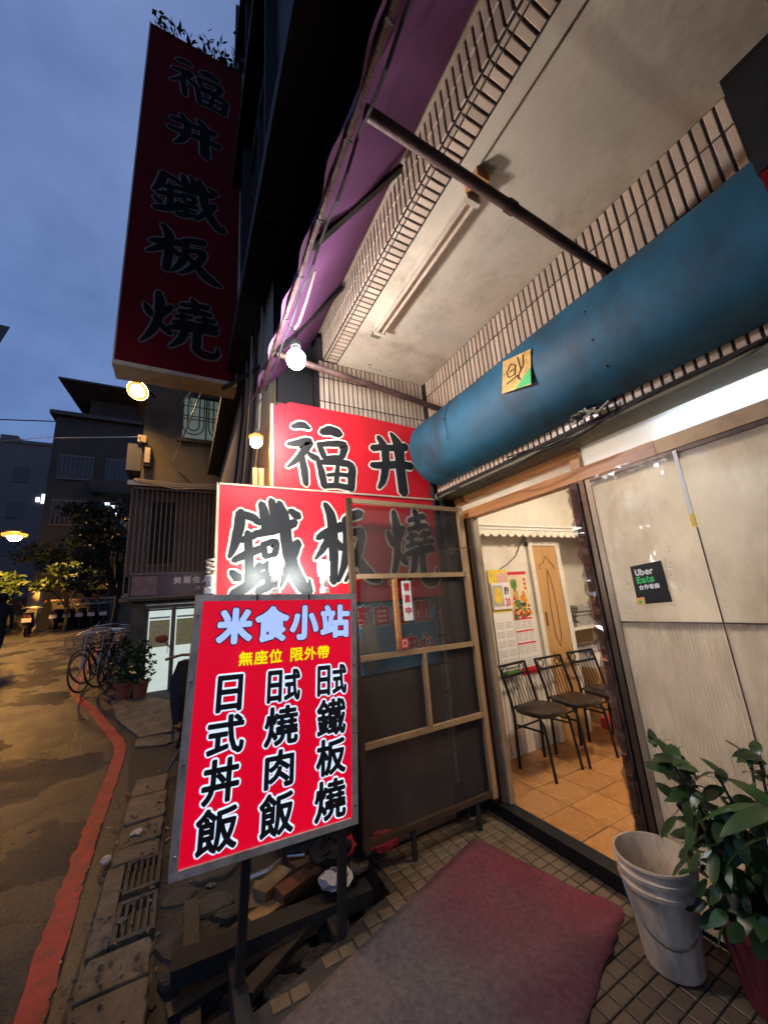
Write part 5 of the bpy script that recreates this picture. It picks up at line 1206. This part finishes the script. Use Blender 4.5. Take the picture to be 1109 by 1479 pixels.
# shop sign
ssn = MB().box(-.82, .9, YN-.30, YN-.21, 1.87, 2.26).build('shop_sign', 'purplesign', nb)
MB().box(-.80, -.42, YN-.306, YN-.301, 1.90, 2.23).build('sign_picture', 'pinkpic', ssn)
MB().box(-.83, .91, YN-.31, YN-.2, 2.261, 2.29).box(-.83, .91, YN-.31, YN-.2, 1.84, 1.869).box(-.85, -.831, YN-.31, YN-.2, 1.84, 2.29).build('sign_frame', 'cage', ssn)
for k, ch in enumerate('美麗佳人'): letter(ch, (-.16+k*.155, 2.08, -.04+k*.155, 2.20), (0, YN-.30, 0), EX, EZ, .003, .005, 'calpaper', ssn, copies=6)
for k, ch in enumerate('美容'): letter(ch, (.20+k*.12, 1.95, .29+k*.12, 2.03), (0, YN-.30, 0), EX, EZ, .003, .002, 'greyink', ssn, copies=6)
# roller door housing and glass doors, lit from within
MB().tube([(-.58, YN-.06, 1.72), (1.0, YN-.06, 1.72)], .075, 12).build('roller_shutter', 'tin', nb, True)
for x0, x1 in ((-.53, -.17), (-.10, .36)):
    d_ = MB().box(x0, x1, YN-.02, YN, .24, 1.62).build('glass_door', 'frosted', nb)
    MB().box(x0+.02, x1-.02, YN-.026, YN-.021, .98, 1.45).build('pane', 'glassolive', d_)
    MB().box(x0+.02, x1-.02, YN-.028, YN-.0265, 1.475, 1.51).build('notice_strip', 'calpaper', d_)
    MB().box(x1-.04, x1-.03, YN-.05, YN-.021, .86, .98).build('handle', 'steel', d_)
    for (a, b, e, f_) in ((x0-.03, x0, .2, 1.64), (x1, x1+.03, .2, 1.64)): MB().box(a, b, YN-.04, YN+.01, e, f_).build('door_frame', 'cage', d_)
MB().box(-.6, 1, YN-.1, YN+.3, .12, .215).build('step', 'concrete', nb)
# window with curled grille, hood
wn = MB().box(-.20, .78, YN-.02, YN-.001, 5.10, 6.10).build('window', 'winlit' if False else 'greywall', nb)
MB().box(-.17, .75, YN-.024, YN-.0205, 5.13, 6.07).build('pane', mat('dim_window', (.25, .3, .27), .3, .1, 3, 0, emit=(.55, .72, .62), estr=.04), wn)
for cx0 in (.03, .52):
    for rr_ in (.20, .11):
        pts = [(cx0-rr_, YN-.06, 6.05)]+[(cx0-rr_*math.cos(math.pi*k/8), YN-.06, 5.40-rr_*math.sin(math.pi*k/8)) for k in range(9)]+[(cx0+rr_, YN-.06, 6.05)]
        MB().tube(pts, .013, 6).build('grille_curve', 'cage', wn)
    for z in (5.55, 5.62, 5.85): MB().bar((cx0-.24, YN-.06, z), (cx0+.24, YN-.06, z), .016).build('grille_bar', 'cage', wn)
MB().bar((.275, YN-.06, 5.1), (.275, YN-.06, 6.1), .03).build('grille_bar', 'cage', wn)
MB().box(-.25, .82, YN-.08, YN-.001, 5.03, 5.09).build('sill', 'concrete', wn)
m = MB(); m.v = [(.0, YN-.02, 6.45), (1.0, YN-.02, 6.45), (1.0, YN-.75, 5.95), (0, YN-.75, 5.95), (0, YN-.75, 5.72), (1.0, YN-.75, 5.72)]; m.f = [(0, 1, 2, 3), (3, 2, 5, 4)]
m.build('window_hood', 'roofdark', wn)
ac = thing('air_conditioner', 'grey air conditioner unit bracketed to the corner of the concrete house', 'air conditioner', (-1.0, YN, 4.3))
MB().box(-1.08, -.84, YN-.05, YN+.55, 4.3, 4.85).build('casing', 'greywall', ac); MB().lathe([(.001, 0), (.18, 0), (.18, .02), (.16, .02)], (0, 0, 0), 16).build('fan_ring', 'cage', ac)
ac.children[-1].matrix_basis = Matrix.Translation((-1.085, YN+.25, 4.57)) @ Matrix.Rotation(R(90), 4, 'Y')
MB().bar((-1.1, YN+.05, 4.28), (-.84, YN+.05, 4.28), .03).bar((-1.1, YN+.45, 4.28), (-.84, YN+.45, 4.28), .03).build('bracket', 'rust', ac)
lmpb = thing('wall_lantern', 'long white wall lamp housing on the corner of the concrete house', 'lamp', (-.72, YN-.1, 4.4))
MB().box(-.80, -.68, YN-.14, YN-.01, 4.38, 4.80).build('housing', 'blackdull', lmpb); MB().box(-.785, -.695, YN-.155, YN-.141, 4.45, 4.76).build('diffuser', 'signunder', lmpb)
tag(MB().box(-.92, -.78, YN-.12, YN-.01, 4.88, 5.02).build('junction_box', 'signunder'), 'small cream junction box above the wall lamp housing', 'junction box')
sf = thing('street_floodlight', 'glowing sodium floodlight on the corner of the concrete house', 'lamp', (-.95, 7.6, 5.75))
FR = Matrix.Translation((-.93, 7.55, 5.68)) @ Vector((.25, .62, .72)).normalized().to_track_quat('Z', 'Y').to_matrix().to_4x4()
for nm, mt, pr in (('lens', 'sodium', [(.12, -.02), (.001, -.045)]), ('glow_ring', 'amberring', [(.18, -.004), (.16, -.015), (.121, -.02)]), ('hood', 'greyframe', [(.185, -.002), (.18, .03), (.13, .12), (.001, .14)])):  # outer glowing ring is added for an orange rim
    m = MB(); m.lathe(pr, (0, 0, 0), 20); m.v = [tuple(FR @ Vector(p)) for p in m.v]; m.build(nm, mt, sf, True)
MB().tube([(-.93, 7.55, 5.82), (-.88, 7.8, 5.95), (-.7, YN, 5.95)], .02, 8).build('arm', 'rust', sf)
for k, (a, b) in enumerate((((-.35, YN-.1, 5.62), (.12, YN-1.5, 5.65)), ((-.30, YN-.1, 4.55), (.13, YN-1.5, 5.4)), ((-.02, YN-.05, 5.9), (-.25, YN-.6, 6.4)))):
    tag(MB().tube([a, b], .012, 6).build('brace_rod', 'steel'), ['upper pale steel brace rod', 'long pale steel brace rod reaching lowest', 'short dark steel brace rod'][k]+' in front of the house window', 'rod', 'brace rods below the tall sign')
# wires across the street
for pts, lbl, mt, r_ in (([(-.85, 8.0, 4.95), (-3.5, 12, 6.3), (-9, 22, 9.6)], 'pale wire crossing the street to the house corner', 'white', .010), ([(-4.5, 24, 12.4), (-8, 22, 11.0), (-14, 20, 9.8)], 'thin dark wire crossing the sky beside the far roof', 'blackdull', .03)):
    tag(MB().tube(pts, r_, 5).build('overhead_wire', mt), lbl, 'wire')
for k in range(3):
    tag(MB().tube([(-.9, YN-.35, 4.03-.01*k), (-.2, YN-.36, 3.98-.05*k), (.6, YN-.4, 4.02-.03*k), (.7, YN-.6, 4.1)], .012, 6).build('eave_cable', 'cable'), ['highest', 'middle', 'lowest'][k]+' pale cable sagging along the balcony roof edge', 'cable', 'cables along the balcony roof')

# pots with plants by the shop door
for k, (x, y, lbl) in enumerate(((-.80, 7.95, 'leafy plant in a terracotta pot nearer the bicycles'), (-.56, 7.86, 'leafy plant in a terracotta pot beside the lit glass door'))):
    t = thing('terracotta_plant', lbl, 'potted plant', (x, y, gz(y)), group='potted plants outside the beauty shop')
    z0 = gz(y)+.03
    MB().lathe([(.001, 0), (.09, 0), (.12, .22), (.135, .225), (.135, .26), (.11, .26), (.001, .23)], (x, y, z0), 20).build('pot', 'terracotta', t, True)
    m = MB(); q = random.Random(31+k)
    for _ in range(340):
        h = q.random(); rr_ = .22*math.sin(math.pi*min(1, .25+h*.7))*math.sqrt(q.random()); a = q.uniform(0, 6.28)
        leaf_quad(m, (x+rr_*math.cos(a), y+rr_*math.sin(a), z0+.25+h*.68), q.uniform(.03, .06), q)
    m.build('foliage', 'leaf', t)
    MB().tube([(x, y, z0+.22), (x+.02, y, z0+.7)], .012, 6).build('stem', 'bark', t)

# ------------------------------------------------------------------ scooters and bicycles
def make_scooter():
    t = thing('parked_scooter', '', 'scooter')       # nose to +y, rear faces -y
    for y in (-.62, .62):
        MB().tube([(0, y+.2*math.cos(a*math.pi/10), .22+.2*math.sin(a*math.pi/10)) for a in range(21)], .045, 8, False).build('tyre', 'rubber', t, True, True)
        MB().lathe([(.001, -.03), (.15, -.03), (.15, .03), (.001, .03)], (0, 0, 0), 14).build('wheel_hub', 'steel', t, local=True)
        t.children[-1].matrix_basis = Matrix.Translation((0, y, .22)) @ Matrix.Rotation(R(90), 4, 'Y')
    m = MB(); sec = [(-.86, .60, .10, .78), (-.6, .42, .17, .80), (-.2, .38, .17, .76), (.0, .28, .15, .42), (.28, .26, .16, .36), (.40, .30, .2, .75), (.50, .55, .22, .98), (.58, .75, .1, 1.0)]
    for (y, z0, hw, z1) in sec: m.v += [(-hw*.7, y, z0), (hw*.7, y, z0), (hw, y, (z0+z1)/2), (hw*.75, y, z1), (-hw*.75, y, z1), (-hw, y, (z0+z1)/2)]
    for k in range(len(sec)-1):
        for j in range(6): a = 6*k; m.f.append((a+j, a+(j+1) % 6, a+6+(j+1) % 6, a+6+j))
    m.f += [tuple(range(6))[::-1], tuple(range(len(m.v)-6, len(m.v)))]
    m.build('body', 'black', t, True, True)
    m = MB(); m.ball((0, -.38, .82), .16, (1, 2.3, .35), 14, 8); m.build('seat', 'rubber', t, True, True)
    MB().tube([(-.33, .36, 1.02), (-.15, .45, 1.06), (.15, .45, 1.06), (.33, .36, 1.02)], .017, 8).build('handlebar', 'steel', t, True, True)
    for s_ in (-1, 1):
        MB().tube([(s_*.24, .42, 1.05), (s_*.30, .44, 1.16), (s_*.36, .42, 1.22)], .008, 6).build('mirror_stem', 'steel', t, True, True)
        m = MB(); m.ball((s_*.40, .42, 1.25), .06, (1.2, .35, .8), 10, 6); m.build('mirror', 'terracotta', t, True, True)
    MB().box(-.13, .13, -.935, -.915, .48, .63).build('number_plate', 'white', t, local=True)
    MB().box(-.1, .1, -.885, -.862, .66, .73).build('tail_light', 'maroonpot', t, local=True)
    MB().bar((-.1, -.1, .25), (-.25, -.15, .0), .02).build('stand', 'steel', t, local=True)
    MB().bar((0, -.84, .45), (0, -.92, .62), .03).build('plate_bracket', 'steel', t, local=True)
    return t
s0 = make_scooter()
row = [(-4.62, 20.6), (-4.25, 20.6), (-3.87, 20.55), (-3.50, 20.5), (-3.14, 20.5)]
names_ = ['first dark scooter of the row, furthest from the bicycles', 'second dark scooter of the row from the street lamp', 'middle dark scooter of the row of five', 'fourth dark scooter of the row, towards the bicycles', 'last dark scooter of the row, nearest the bicycles']
for k, (x, y) in enumerate(row):
    c = s0 if k == 0 else copy_tree(s0)
    c.location = (x, y+.9, gz(y)); c.rotation_euler = (0, 0, R(random.uniform(-8, 8))); c['label'] = names_[k]; c['group'] = 'scooters parked across the street end'
c = copy_tree(s0); c.location = (-5.15, 19.4, gz(19.4)); c.rotation_euler = (0, 0, R(10)); c['label'] = 'lone scooter beside the pale wall, behind the walking person'; c['group'] = 'scooters parked across the street end'
c = copy_tree(s0); c.location = (.15, 5.0, gz(5)+.02); c.rotation_euler = (0, R(6), R(12)); c['label'] = 'dark scooter half hidden behind the light box sign'; c['group'] = 'scooters parked along the shop'
def make_bike():
    t = thing('bicycle', '', 'bicycle')
    for y in (-.5, .5):
        w_ = MB().tube([(0, y+.31*math.cos(a*math.pi/12), .33+.31*math.sin(a*math.pi/12)) for a in range(25)], .016, 6, False).build('wheel', 'rubber', t, True, True)
        m = MB()
        for a in range(8): m.bar((0, y, .33), (0, y+.3*math.cos(a*math.pi/4), .33+.3*math.sin(a*math.pi/4)), .005)
        m.build('spokes', 'steel', w_, local=True)
    fr = MB().tube([(0, -.5, .33), (0, -.1, .30), (0, .36, .78)], .016, 6).tube([(0, -.1, .30), (0, -.2, .80)], .016, 6).tube([(0, -.5, .33), (0, -.19, .74)], .011, 6).tube([(0, -.18, .72), (0, .34, .74)], .015, 6)
    fr.build('frame', 'bikeframe', t, True, True)
    MB().tube([(0, .5, .33), (0, .36, .78), (0, .33, .95)], .014, 6).build('fork', 'steel', t, True, True)
    MB().tube([(-.28, .22, .98), (-.15, .33, 1.0), (.15, .33, 1.0), (.28, .22, .98)], .012, 6).build('handlebar', 'steel', t, True, True)
    m = MB(); m.ball((0, -.22, .84), .1, (.8, 1.3, .4), 10, 6); m.build('saddle', 'rubber', t, True, True)
    bs = MB()
    for z in (.72, .82, .92): bs.tube([(-.14, .42, z), (.14, .42, z), (.14, .68, z), (-.14, .68, z), (-.14, .42, z)], .005, 4, False)
    for (x, y) in ((-.14, .42), (.14, .42), (.14, .68), (-.14, .68), (0, .42), (0, .68)): bs.bar((x, y, .72), (x, y, .92), .008)
    bs.build('basket', 'cage', t, local=True)
    return t
b0 = make_bike()
for k, (x, y, rz_, ry, lbl) in enumerate(((-1.33, 9.1, 160, 6, 'bicycle with basket nearest the red line bend'), (-1.22, 9.6, 172, -8, 'bicycle in the middle of the jumbled rack'), (-1.02, 9.3, 150, 10, 'bicycle leaning by the house pier'), (-1.35, 10.4, 165, 4, 'bicycle furthest up the street in the jumbled rack'), (-1.12, 10.0, 185, -14, 'bicycle tipped against its neighbour behind the plants'), (-1.30, 9.75, 150, 14, 'bicycle leaning out towards the street'), (-1.25, 9.0, 195, -20, 'bicycle fallen half sideways at the front of the rack'))):
    c = b0 if k == 0 else copy_tree(b0)
    c.location = (x, y, gz(y)); c.rotation_euler = (R(3), R(ry), R(rz_)); c['label'] = lbl; c['group'] = 'bicycles parked by the house'

# ------------------------------------------------------------------ walking person at the street's left side
px_, py_ = -4.12, 13.3; gzp = gz(py_)
pe = thing('person', 'person in dark clothes walking up the street with head down', 'person', (px_, py_, gzp))
J = {'pel': (0, 0, .92), 'spi': (0, .02, 1.15), 'che': (0, .03, 1.35), 'nek': (0, .05, 1.48), 'hed': (0, .07, 1.56), 'top': (0, .07, 1.68),
     'shl': (-.18, .03, 1.40), 'ell': (-.24, -.04, 1.14), 'wrl': (-.22, .08, .92), 'hnl': (-.21, .11, .84), 'shr': (.18, .03, 1.40), 'elr': (.24, 0, 1.14), 'wrr': (.22, .12, .93), 'hnr': (.21, .15, .85),
     'hpl': (-.09, 0, .88), 'knl': (-.10, .14, .50), 'anl': (-.10, .02, .10), 'tol': (-.10, .16, .04), 'hpr': (.09, 0, .88), 'knr': (.10, -.04, .50), 'anr': (.10, -.26, .14), 'tor': (.10, -.16, .04)}
Rd = {'pel': .15, 'spi': .14, 'che': .16, 'nek': .06, 'hed': .10, 'top': .08, 'shl': .075, 'ell': .05, 'wrl': .036, 'hnl': .035, 'shr': .075, 'elr': .05, 'wrr': .036, 'hnr': .035, 'hpl': .10, 'knl': .07, 'anl': .05, 'tol': .04, 'hpr': .10, 'knr': .07, 'anr': .05, 'tor': .04}
ED = [('pel', 'spi'), ('spi', 'che'), ('che', 'nek'), ('nek', 'hed'), ('hed', 'top'), ('che', 'shl'), ('shl', 'ell'), ('ell', 'wrl'), ('wrl', 'hnl'), ('che', 'shr'), ('shr', 'elr'), ('elr', 'wrr'), ('wrr', 'hnr'), ('pel', 'hpl'), ('hpl', 'knl'), ('knl', 'anl'), ('anl', 'tol'), ('pel', 'hpr'), ('hpr', 'knr'), ('knr', 'anr'), ('anr', 'tor')]
ks = list(J); me = bpy.data.meshes.new('body'); me.from_pydata([J[k] for k in ks], [(ks.index(a), ks.index(b)) for a, b in ED], [])
bo = bpy.data.objects.new('body', me); COL.objects.link(bo); me.materials.append(M['cloth'])
bo.modifiers.new('skin', 'SKIN'); bo.modifiers.new('sub', 'SUBSURF').render_levels = 2
for i, k in enumerate(ks):
    me.skin_vertices[0].data[i].radius = (Rd[k], Rd[k]*.85); me.skin_vertices[0].data[i].use_root = (k == 'pel')
bo.parent = pe
m = MB(); m.ball((0, .055, 1.64), .115, (.95, 1.0, 1.05), 12, 8); m.build('hair', 'black', pe, True, True)
for (x, y) in ((-.10, .10), (.10, -.2)): m = MB(); m.ball((x, y, .045), .06, (.85, 2.1, .75), 10, 6); m.build('shoe', 'rubber', pe, True, True)

# ================================================================== STREET BACKGROUND
def tree(name, label, x, y, h, r, trunk_r, seed, mt, nleaf=1700, ls=.13, squash=.8, group='trees at the end of the street', low=.35):
    q = random.Random(seed); z0 = gz(y); t = thing(name, label, 'tree', (x, y, z0), group=group)
    MB().tube([(x, y, z0-.05), (x+.1, y, z0+h*.3), (x-.05, y+.1, z0+h*.6), (x, y, z0+h*.85)], [trunk_r, trunk_r*.8, trunk_r*.5, trunk_r*.2], 8).build('trunk', 'bark', t, True)
    cl_ = []
    m = MB(); lb_ = MB()
    for k in range(16):
        a = q.uniform(0, 6.28); rr_ = r*math.sqrt(q.random())*.85; z = z0+h*(low+(1-low)*q.random())
        c_ = Vector((x+rr_*math.cos(a), y+rr_*math.sin(a), z)); cl_.append((c_, r*q.uniform(.28, .5)))
        lb_.tube([(x, y, z0+h*.35), ((x+c_.x)/2, (y+c_.y)/2, (z0+h*.4+c_.z)/2+.1), tuple(c_)], [trunk_r*.35, trunk_r*.22, .01], 5)
    lb_.build('limbs', 'bark', t)
    for _ in range(nleaf):
        c_, cr_ = q.choice(cl_); v = Vector((q.gauss(0, 1), q.gauss(0, 1), q.gauss(0, 1))).normalized()*cr_*(q.random()**.4)
        v.z *= squash; leaf_quad(m, c_+v, ls*q.uniform(.6, 1.3), q)
    m.build('crown', mt, t)
    return t
tree('street_tree', 'tall dark tree in front of the far apartment block', -3.4, 22.9, 6.0, 1.7, .14, 41, 'leaffar', 2800)
tree('street_tree', 'dark tree behind the parked scooter row', -4.9, 23.8, 6.0, 2.0, .16, 42, 'leaffar', 2600, .16)
tree('street_tree', 'dark bushy tree just beyond the barred balcony', -1.9, 14.5, 4.4, 1.1, .10, 43, 'leaffar', 2200, .10)
tree('pale_tree', 'small pale green tree lit by the street lamp above the scooters', -4.15, 19.6, 2.7, 1.05, .06, 44, 'leafbright', 900, .15, .35, low=.62)
tree('pale_tree', 'pale green shrub tree over the wall beside the walking person', -6.3, 19.6, 2.4, .8, .06, 45, 'leafbright', 700, .15, .5, low=.5)
# street lamp
sl_ = thing('street_lamp', 'sodium street lamp on a tall pole glowing at the far left of the street', 'street lamp', (-7.0, 18, gz(18)))
MB().tube([(-7.0, 18, gz(18)), (-6.95, 18, 4.6), (-6.6, 17.9, 4.9), (-5.95, 17.8, 4.85)], [.06, .05, .04, .03], 8).build('pole', 'rust', sl_, True)
m = MB(); m.lathe([(.001, -.27), (.11, -.24), (.19, -.15), (.215, -.05), (.18, 0)], (-5.45, 17.75, 4.80), 14); m.build('lens', 'sodiumfar', sl_, True)
MB().lathe([(.22, -.06), (.34, -.03), (.36, .04), (.2, .05)], (-5.45, 17.75, 4.76), 16).build('glow_ring', 'amberring', sl_, True)  # glowing ring added round the lens for an orange rim
MB().box(-5.95, -5.25, 17.62, 17.88, 4.81, 4.88).build('lamp_head', 'rust', sl_)
# pale garden wall and pier behind the person
gw = thing('garden_wall', 'pale garden wall with gate pier behind the walking person', 'wall', (-6.2, 20.8, gz(20.8)))
MB().box(-9, -5.65, 20.7, 20.9, 1.2, 2.7).build('wall', 'concrete', gw); MB().box(-5.62, -5.25, 20.6, 21.0, 1.2, 3.0).build('pier', 'signunder', gw)
bw = thing('boundary_wall', 'long low wall behind the row of scooters', 'wall', (-3.5, 22.3, 1.3))
MB().box(-5.2, -.5, 22.2, 22.45, 1.2, 2.55).build('wall', 'concrete', bw); MB().box(-5.25, -.45, 22.15, 22.5, 2.551, 2.63).build('coping', 'signunder', bw)
sgn = MB().box(-3.9, -3.2, 22.0, 22.05, 3.0, 3.25); tag(sgn.build('lane_board', 'yellow'), 'yellowish board above the wall behind the scooters', 'board')
MB().tube([(-3.55, 22.03, 1.25), (-3.55, 22.03, 3.0)], .03, 6).build('board_post', 'rust', bpy.data.objects['lane_board'])
# far apartment block
ab = thing('apartment_block', 'dark four storey apartment block with projecting slatted eave', 'building', (-3.5, 26, 1.3))
MB().box(-7.0, -.5, 26, 36, 1.0, 13.4).build('wall', 'farwall', ab)
MB().box(-7.25, -.3, 25.7, 36, 13.41, 13.65).build('roof_slab', 'roofdark', ab)
m = MB(); m.v = [(-6.9, 25.0, 15.3), (-.5, 25.0, 15.3), (-.5, 31, 15.5), (-5.4, 31, 13.7), (-6.9, 25.0, 15.42), (-.5, 25.0, 15.42), (-.5, 31, 15.62), (-5.4, 31, 13.82)]
m.f = [(0, 1, 2, 3), (7, 6, 5, 4), (0, 4, 5, 1), (1, 5, 6, 2), (2, 6, 7, 3), (3, 7, 4, 0)]; m.build('eave', 'roofdark', ab)
MB().box(-5.6, -.5, 26.5, 33, 13.66, 15.3).build('penthouse', 'farwall', ab)
for c_ in range(2):
    for r_ in range(7):
        x = -4.9+c_*1.3+r_*.05; z = 15.285
        MB().box(x-.35, x+.35, 25.25+r_*.55, 25.6+r_*.55, z-.03+r_*.0, z-.005).build('eave_panel', 'greywall', ab)
for k, z in enumerate((4.2, 6.9, 9.6)):
    for j, x in enumerate((-5.8, -3.6, -1.5)):
        wv = MB().box(x-.8, x+.8, 25.93, 25.995, z, z+1.35).build('window', 'glassdark', ab)
        mm_ = MB().box(x-.85, x+.85, 25.90, 25.929, z-.06, z).box(x-.85, x+.85, 25.90, 25.929, z+1.35, z+1.41)
        for b_ in range(9): mm_.bar((x-.8+b_*.2, 25.88, z), (x-.8+b_*.2, 25.88, z+1.35), .03)
        mm_.build('window_grille', 'cage', wv)
    bal = MB().box(-4.9, -2.4, 25.2, 25.99, z-.9, z-.15).build('balcony', 'farwall', ab)
for (x, z, w_, h_) in ((-4.15, 7.75, .22, .3), (-3.85, 7.5, .3, .4), (-3.62, 7.25, .25, .25)):
    MB().box(x, x+w_, 25.1, 25.15, z, z+h_).build('lit_pane', 'winlit', ab)
gb = thing('grey_block', 'plain grey block of flats beyond the street lamp', 'building', (-14, 40, 1.3))
MB().box(-22, -10.6, 40, 50, 1.0, 16.8).build('wall', 'greywall', gb); MB().box(-22.1, -10.5, 39.9, 50, 16.81, 17.1).build('parapet', 'greywall', gb)
MB().box(-14.5, -13.4, 41, 43, 17.1, 17.9).build('roof_tank', 'greywall', gb)
for r_ in range(4):
    for c_ in range(4):
        x = -18.5+c_*2.0; z = 4.2+r_*3.1
        wv = MB().box(x-.5, x+.5, 39.95, 39.995, z, z+1.2).build('window', 'glassdark', gb)
        MB().box(x-.55, x+.55, 39.9, 39.949, z-.1, z-.01).build('sill', 'greywall', wv)
for (x, z) in ((-10.95, 12.0), (-10.95, 11.6), (-11.3, 11.7)): MB().box(x, x+.25, 39.9, 39.94, z, z+.4).build('lit_pane', 'winlit', gb)
# building at the extreme left, only its eave corner shows
lbld = thing('corner_house', 'dark house with eave corner at the picture edge above the street', 'building', (-8, 14, .7))
MB().prism([(-14, 11.5), (-5.6, 11.5), (-9.2, 19), (-14, 19)], .3, 8.6).build('wall', 'farwall', lbld)
m = MB(); m.v = [(-12, 11, 8.3), (-4.18, 11, 8.3), (-4.18, 11.3, 8.95), (-12, 11.3, 9.2), (-12, 19, 8.3), (-8.3, 19, 8.3), (-8.3, 19, 8.95), (-12, 19, 9.2)]
m.f = [(0, 1, 2, 3), (4, 7, 6, 5), (0, 4, 5, 1), (1, 5, 6, 2), (3, 2, 6, 7)]; m.build('eave', 'roofdark', lbld)
# remove the font probe
bpy.data.objects.remove(FO)
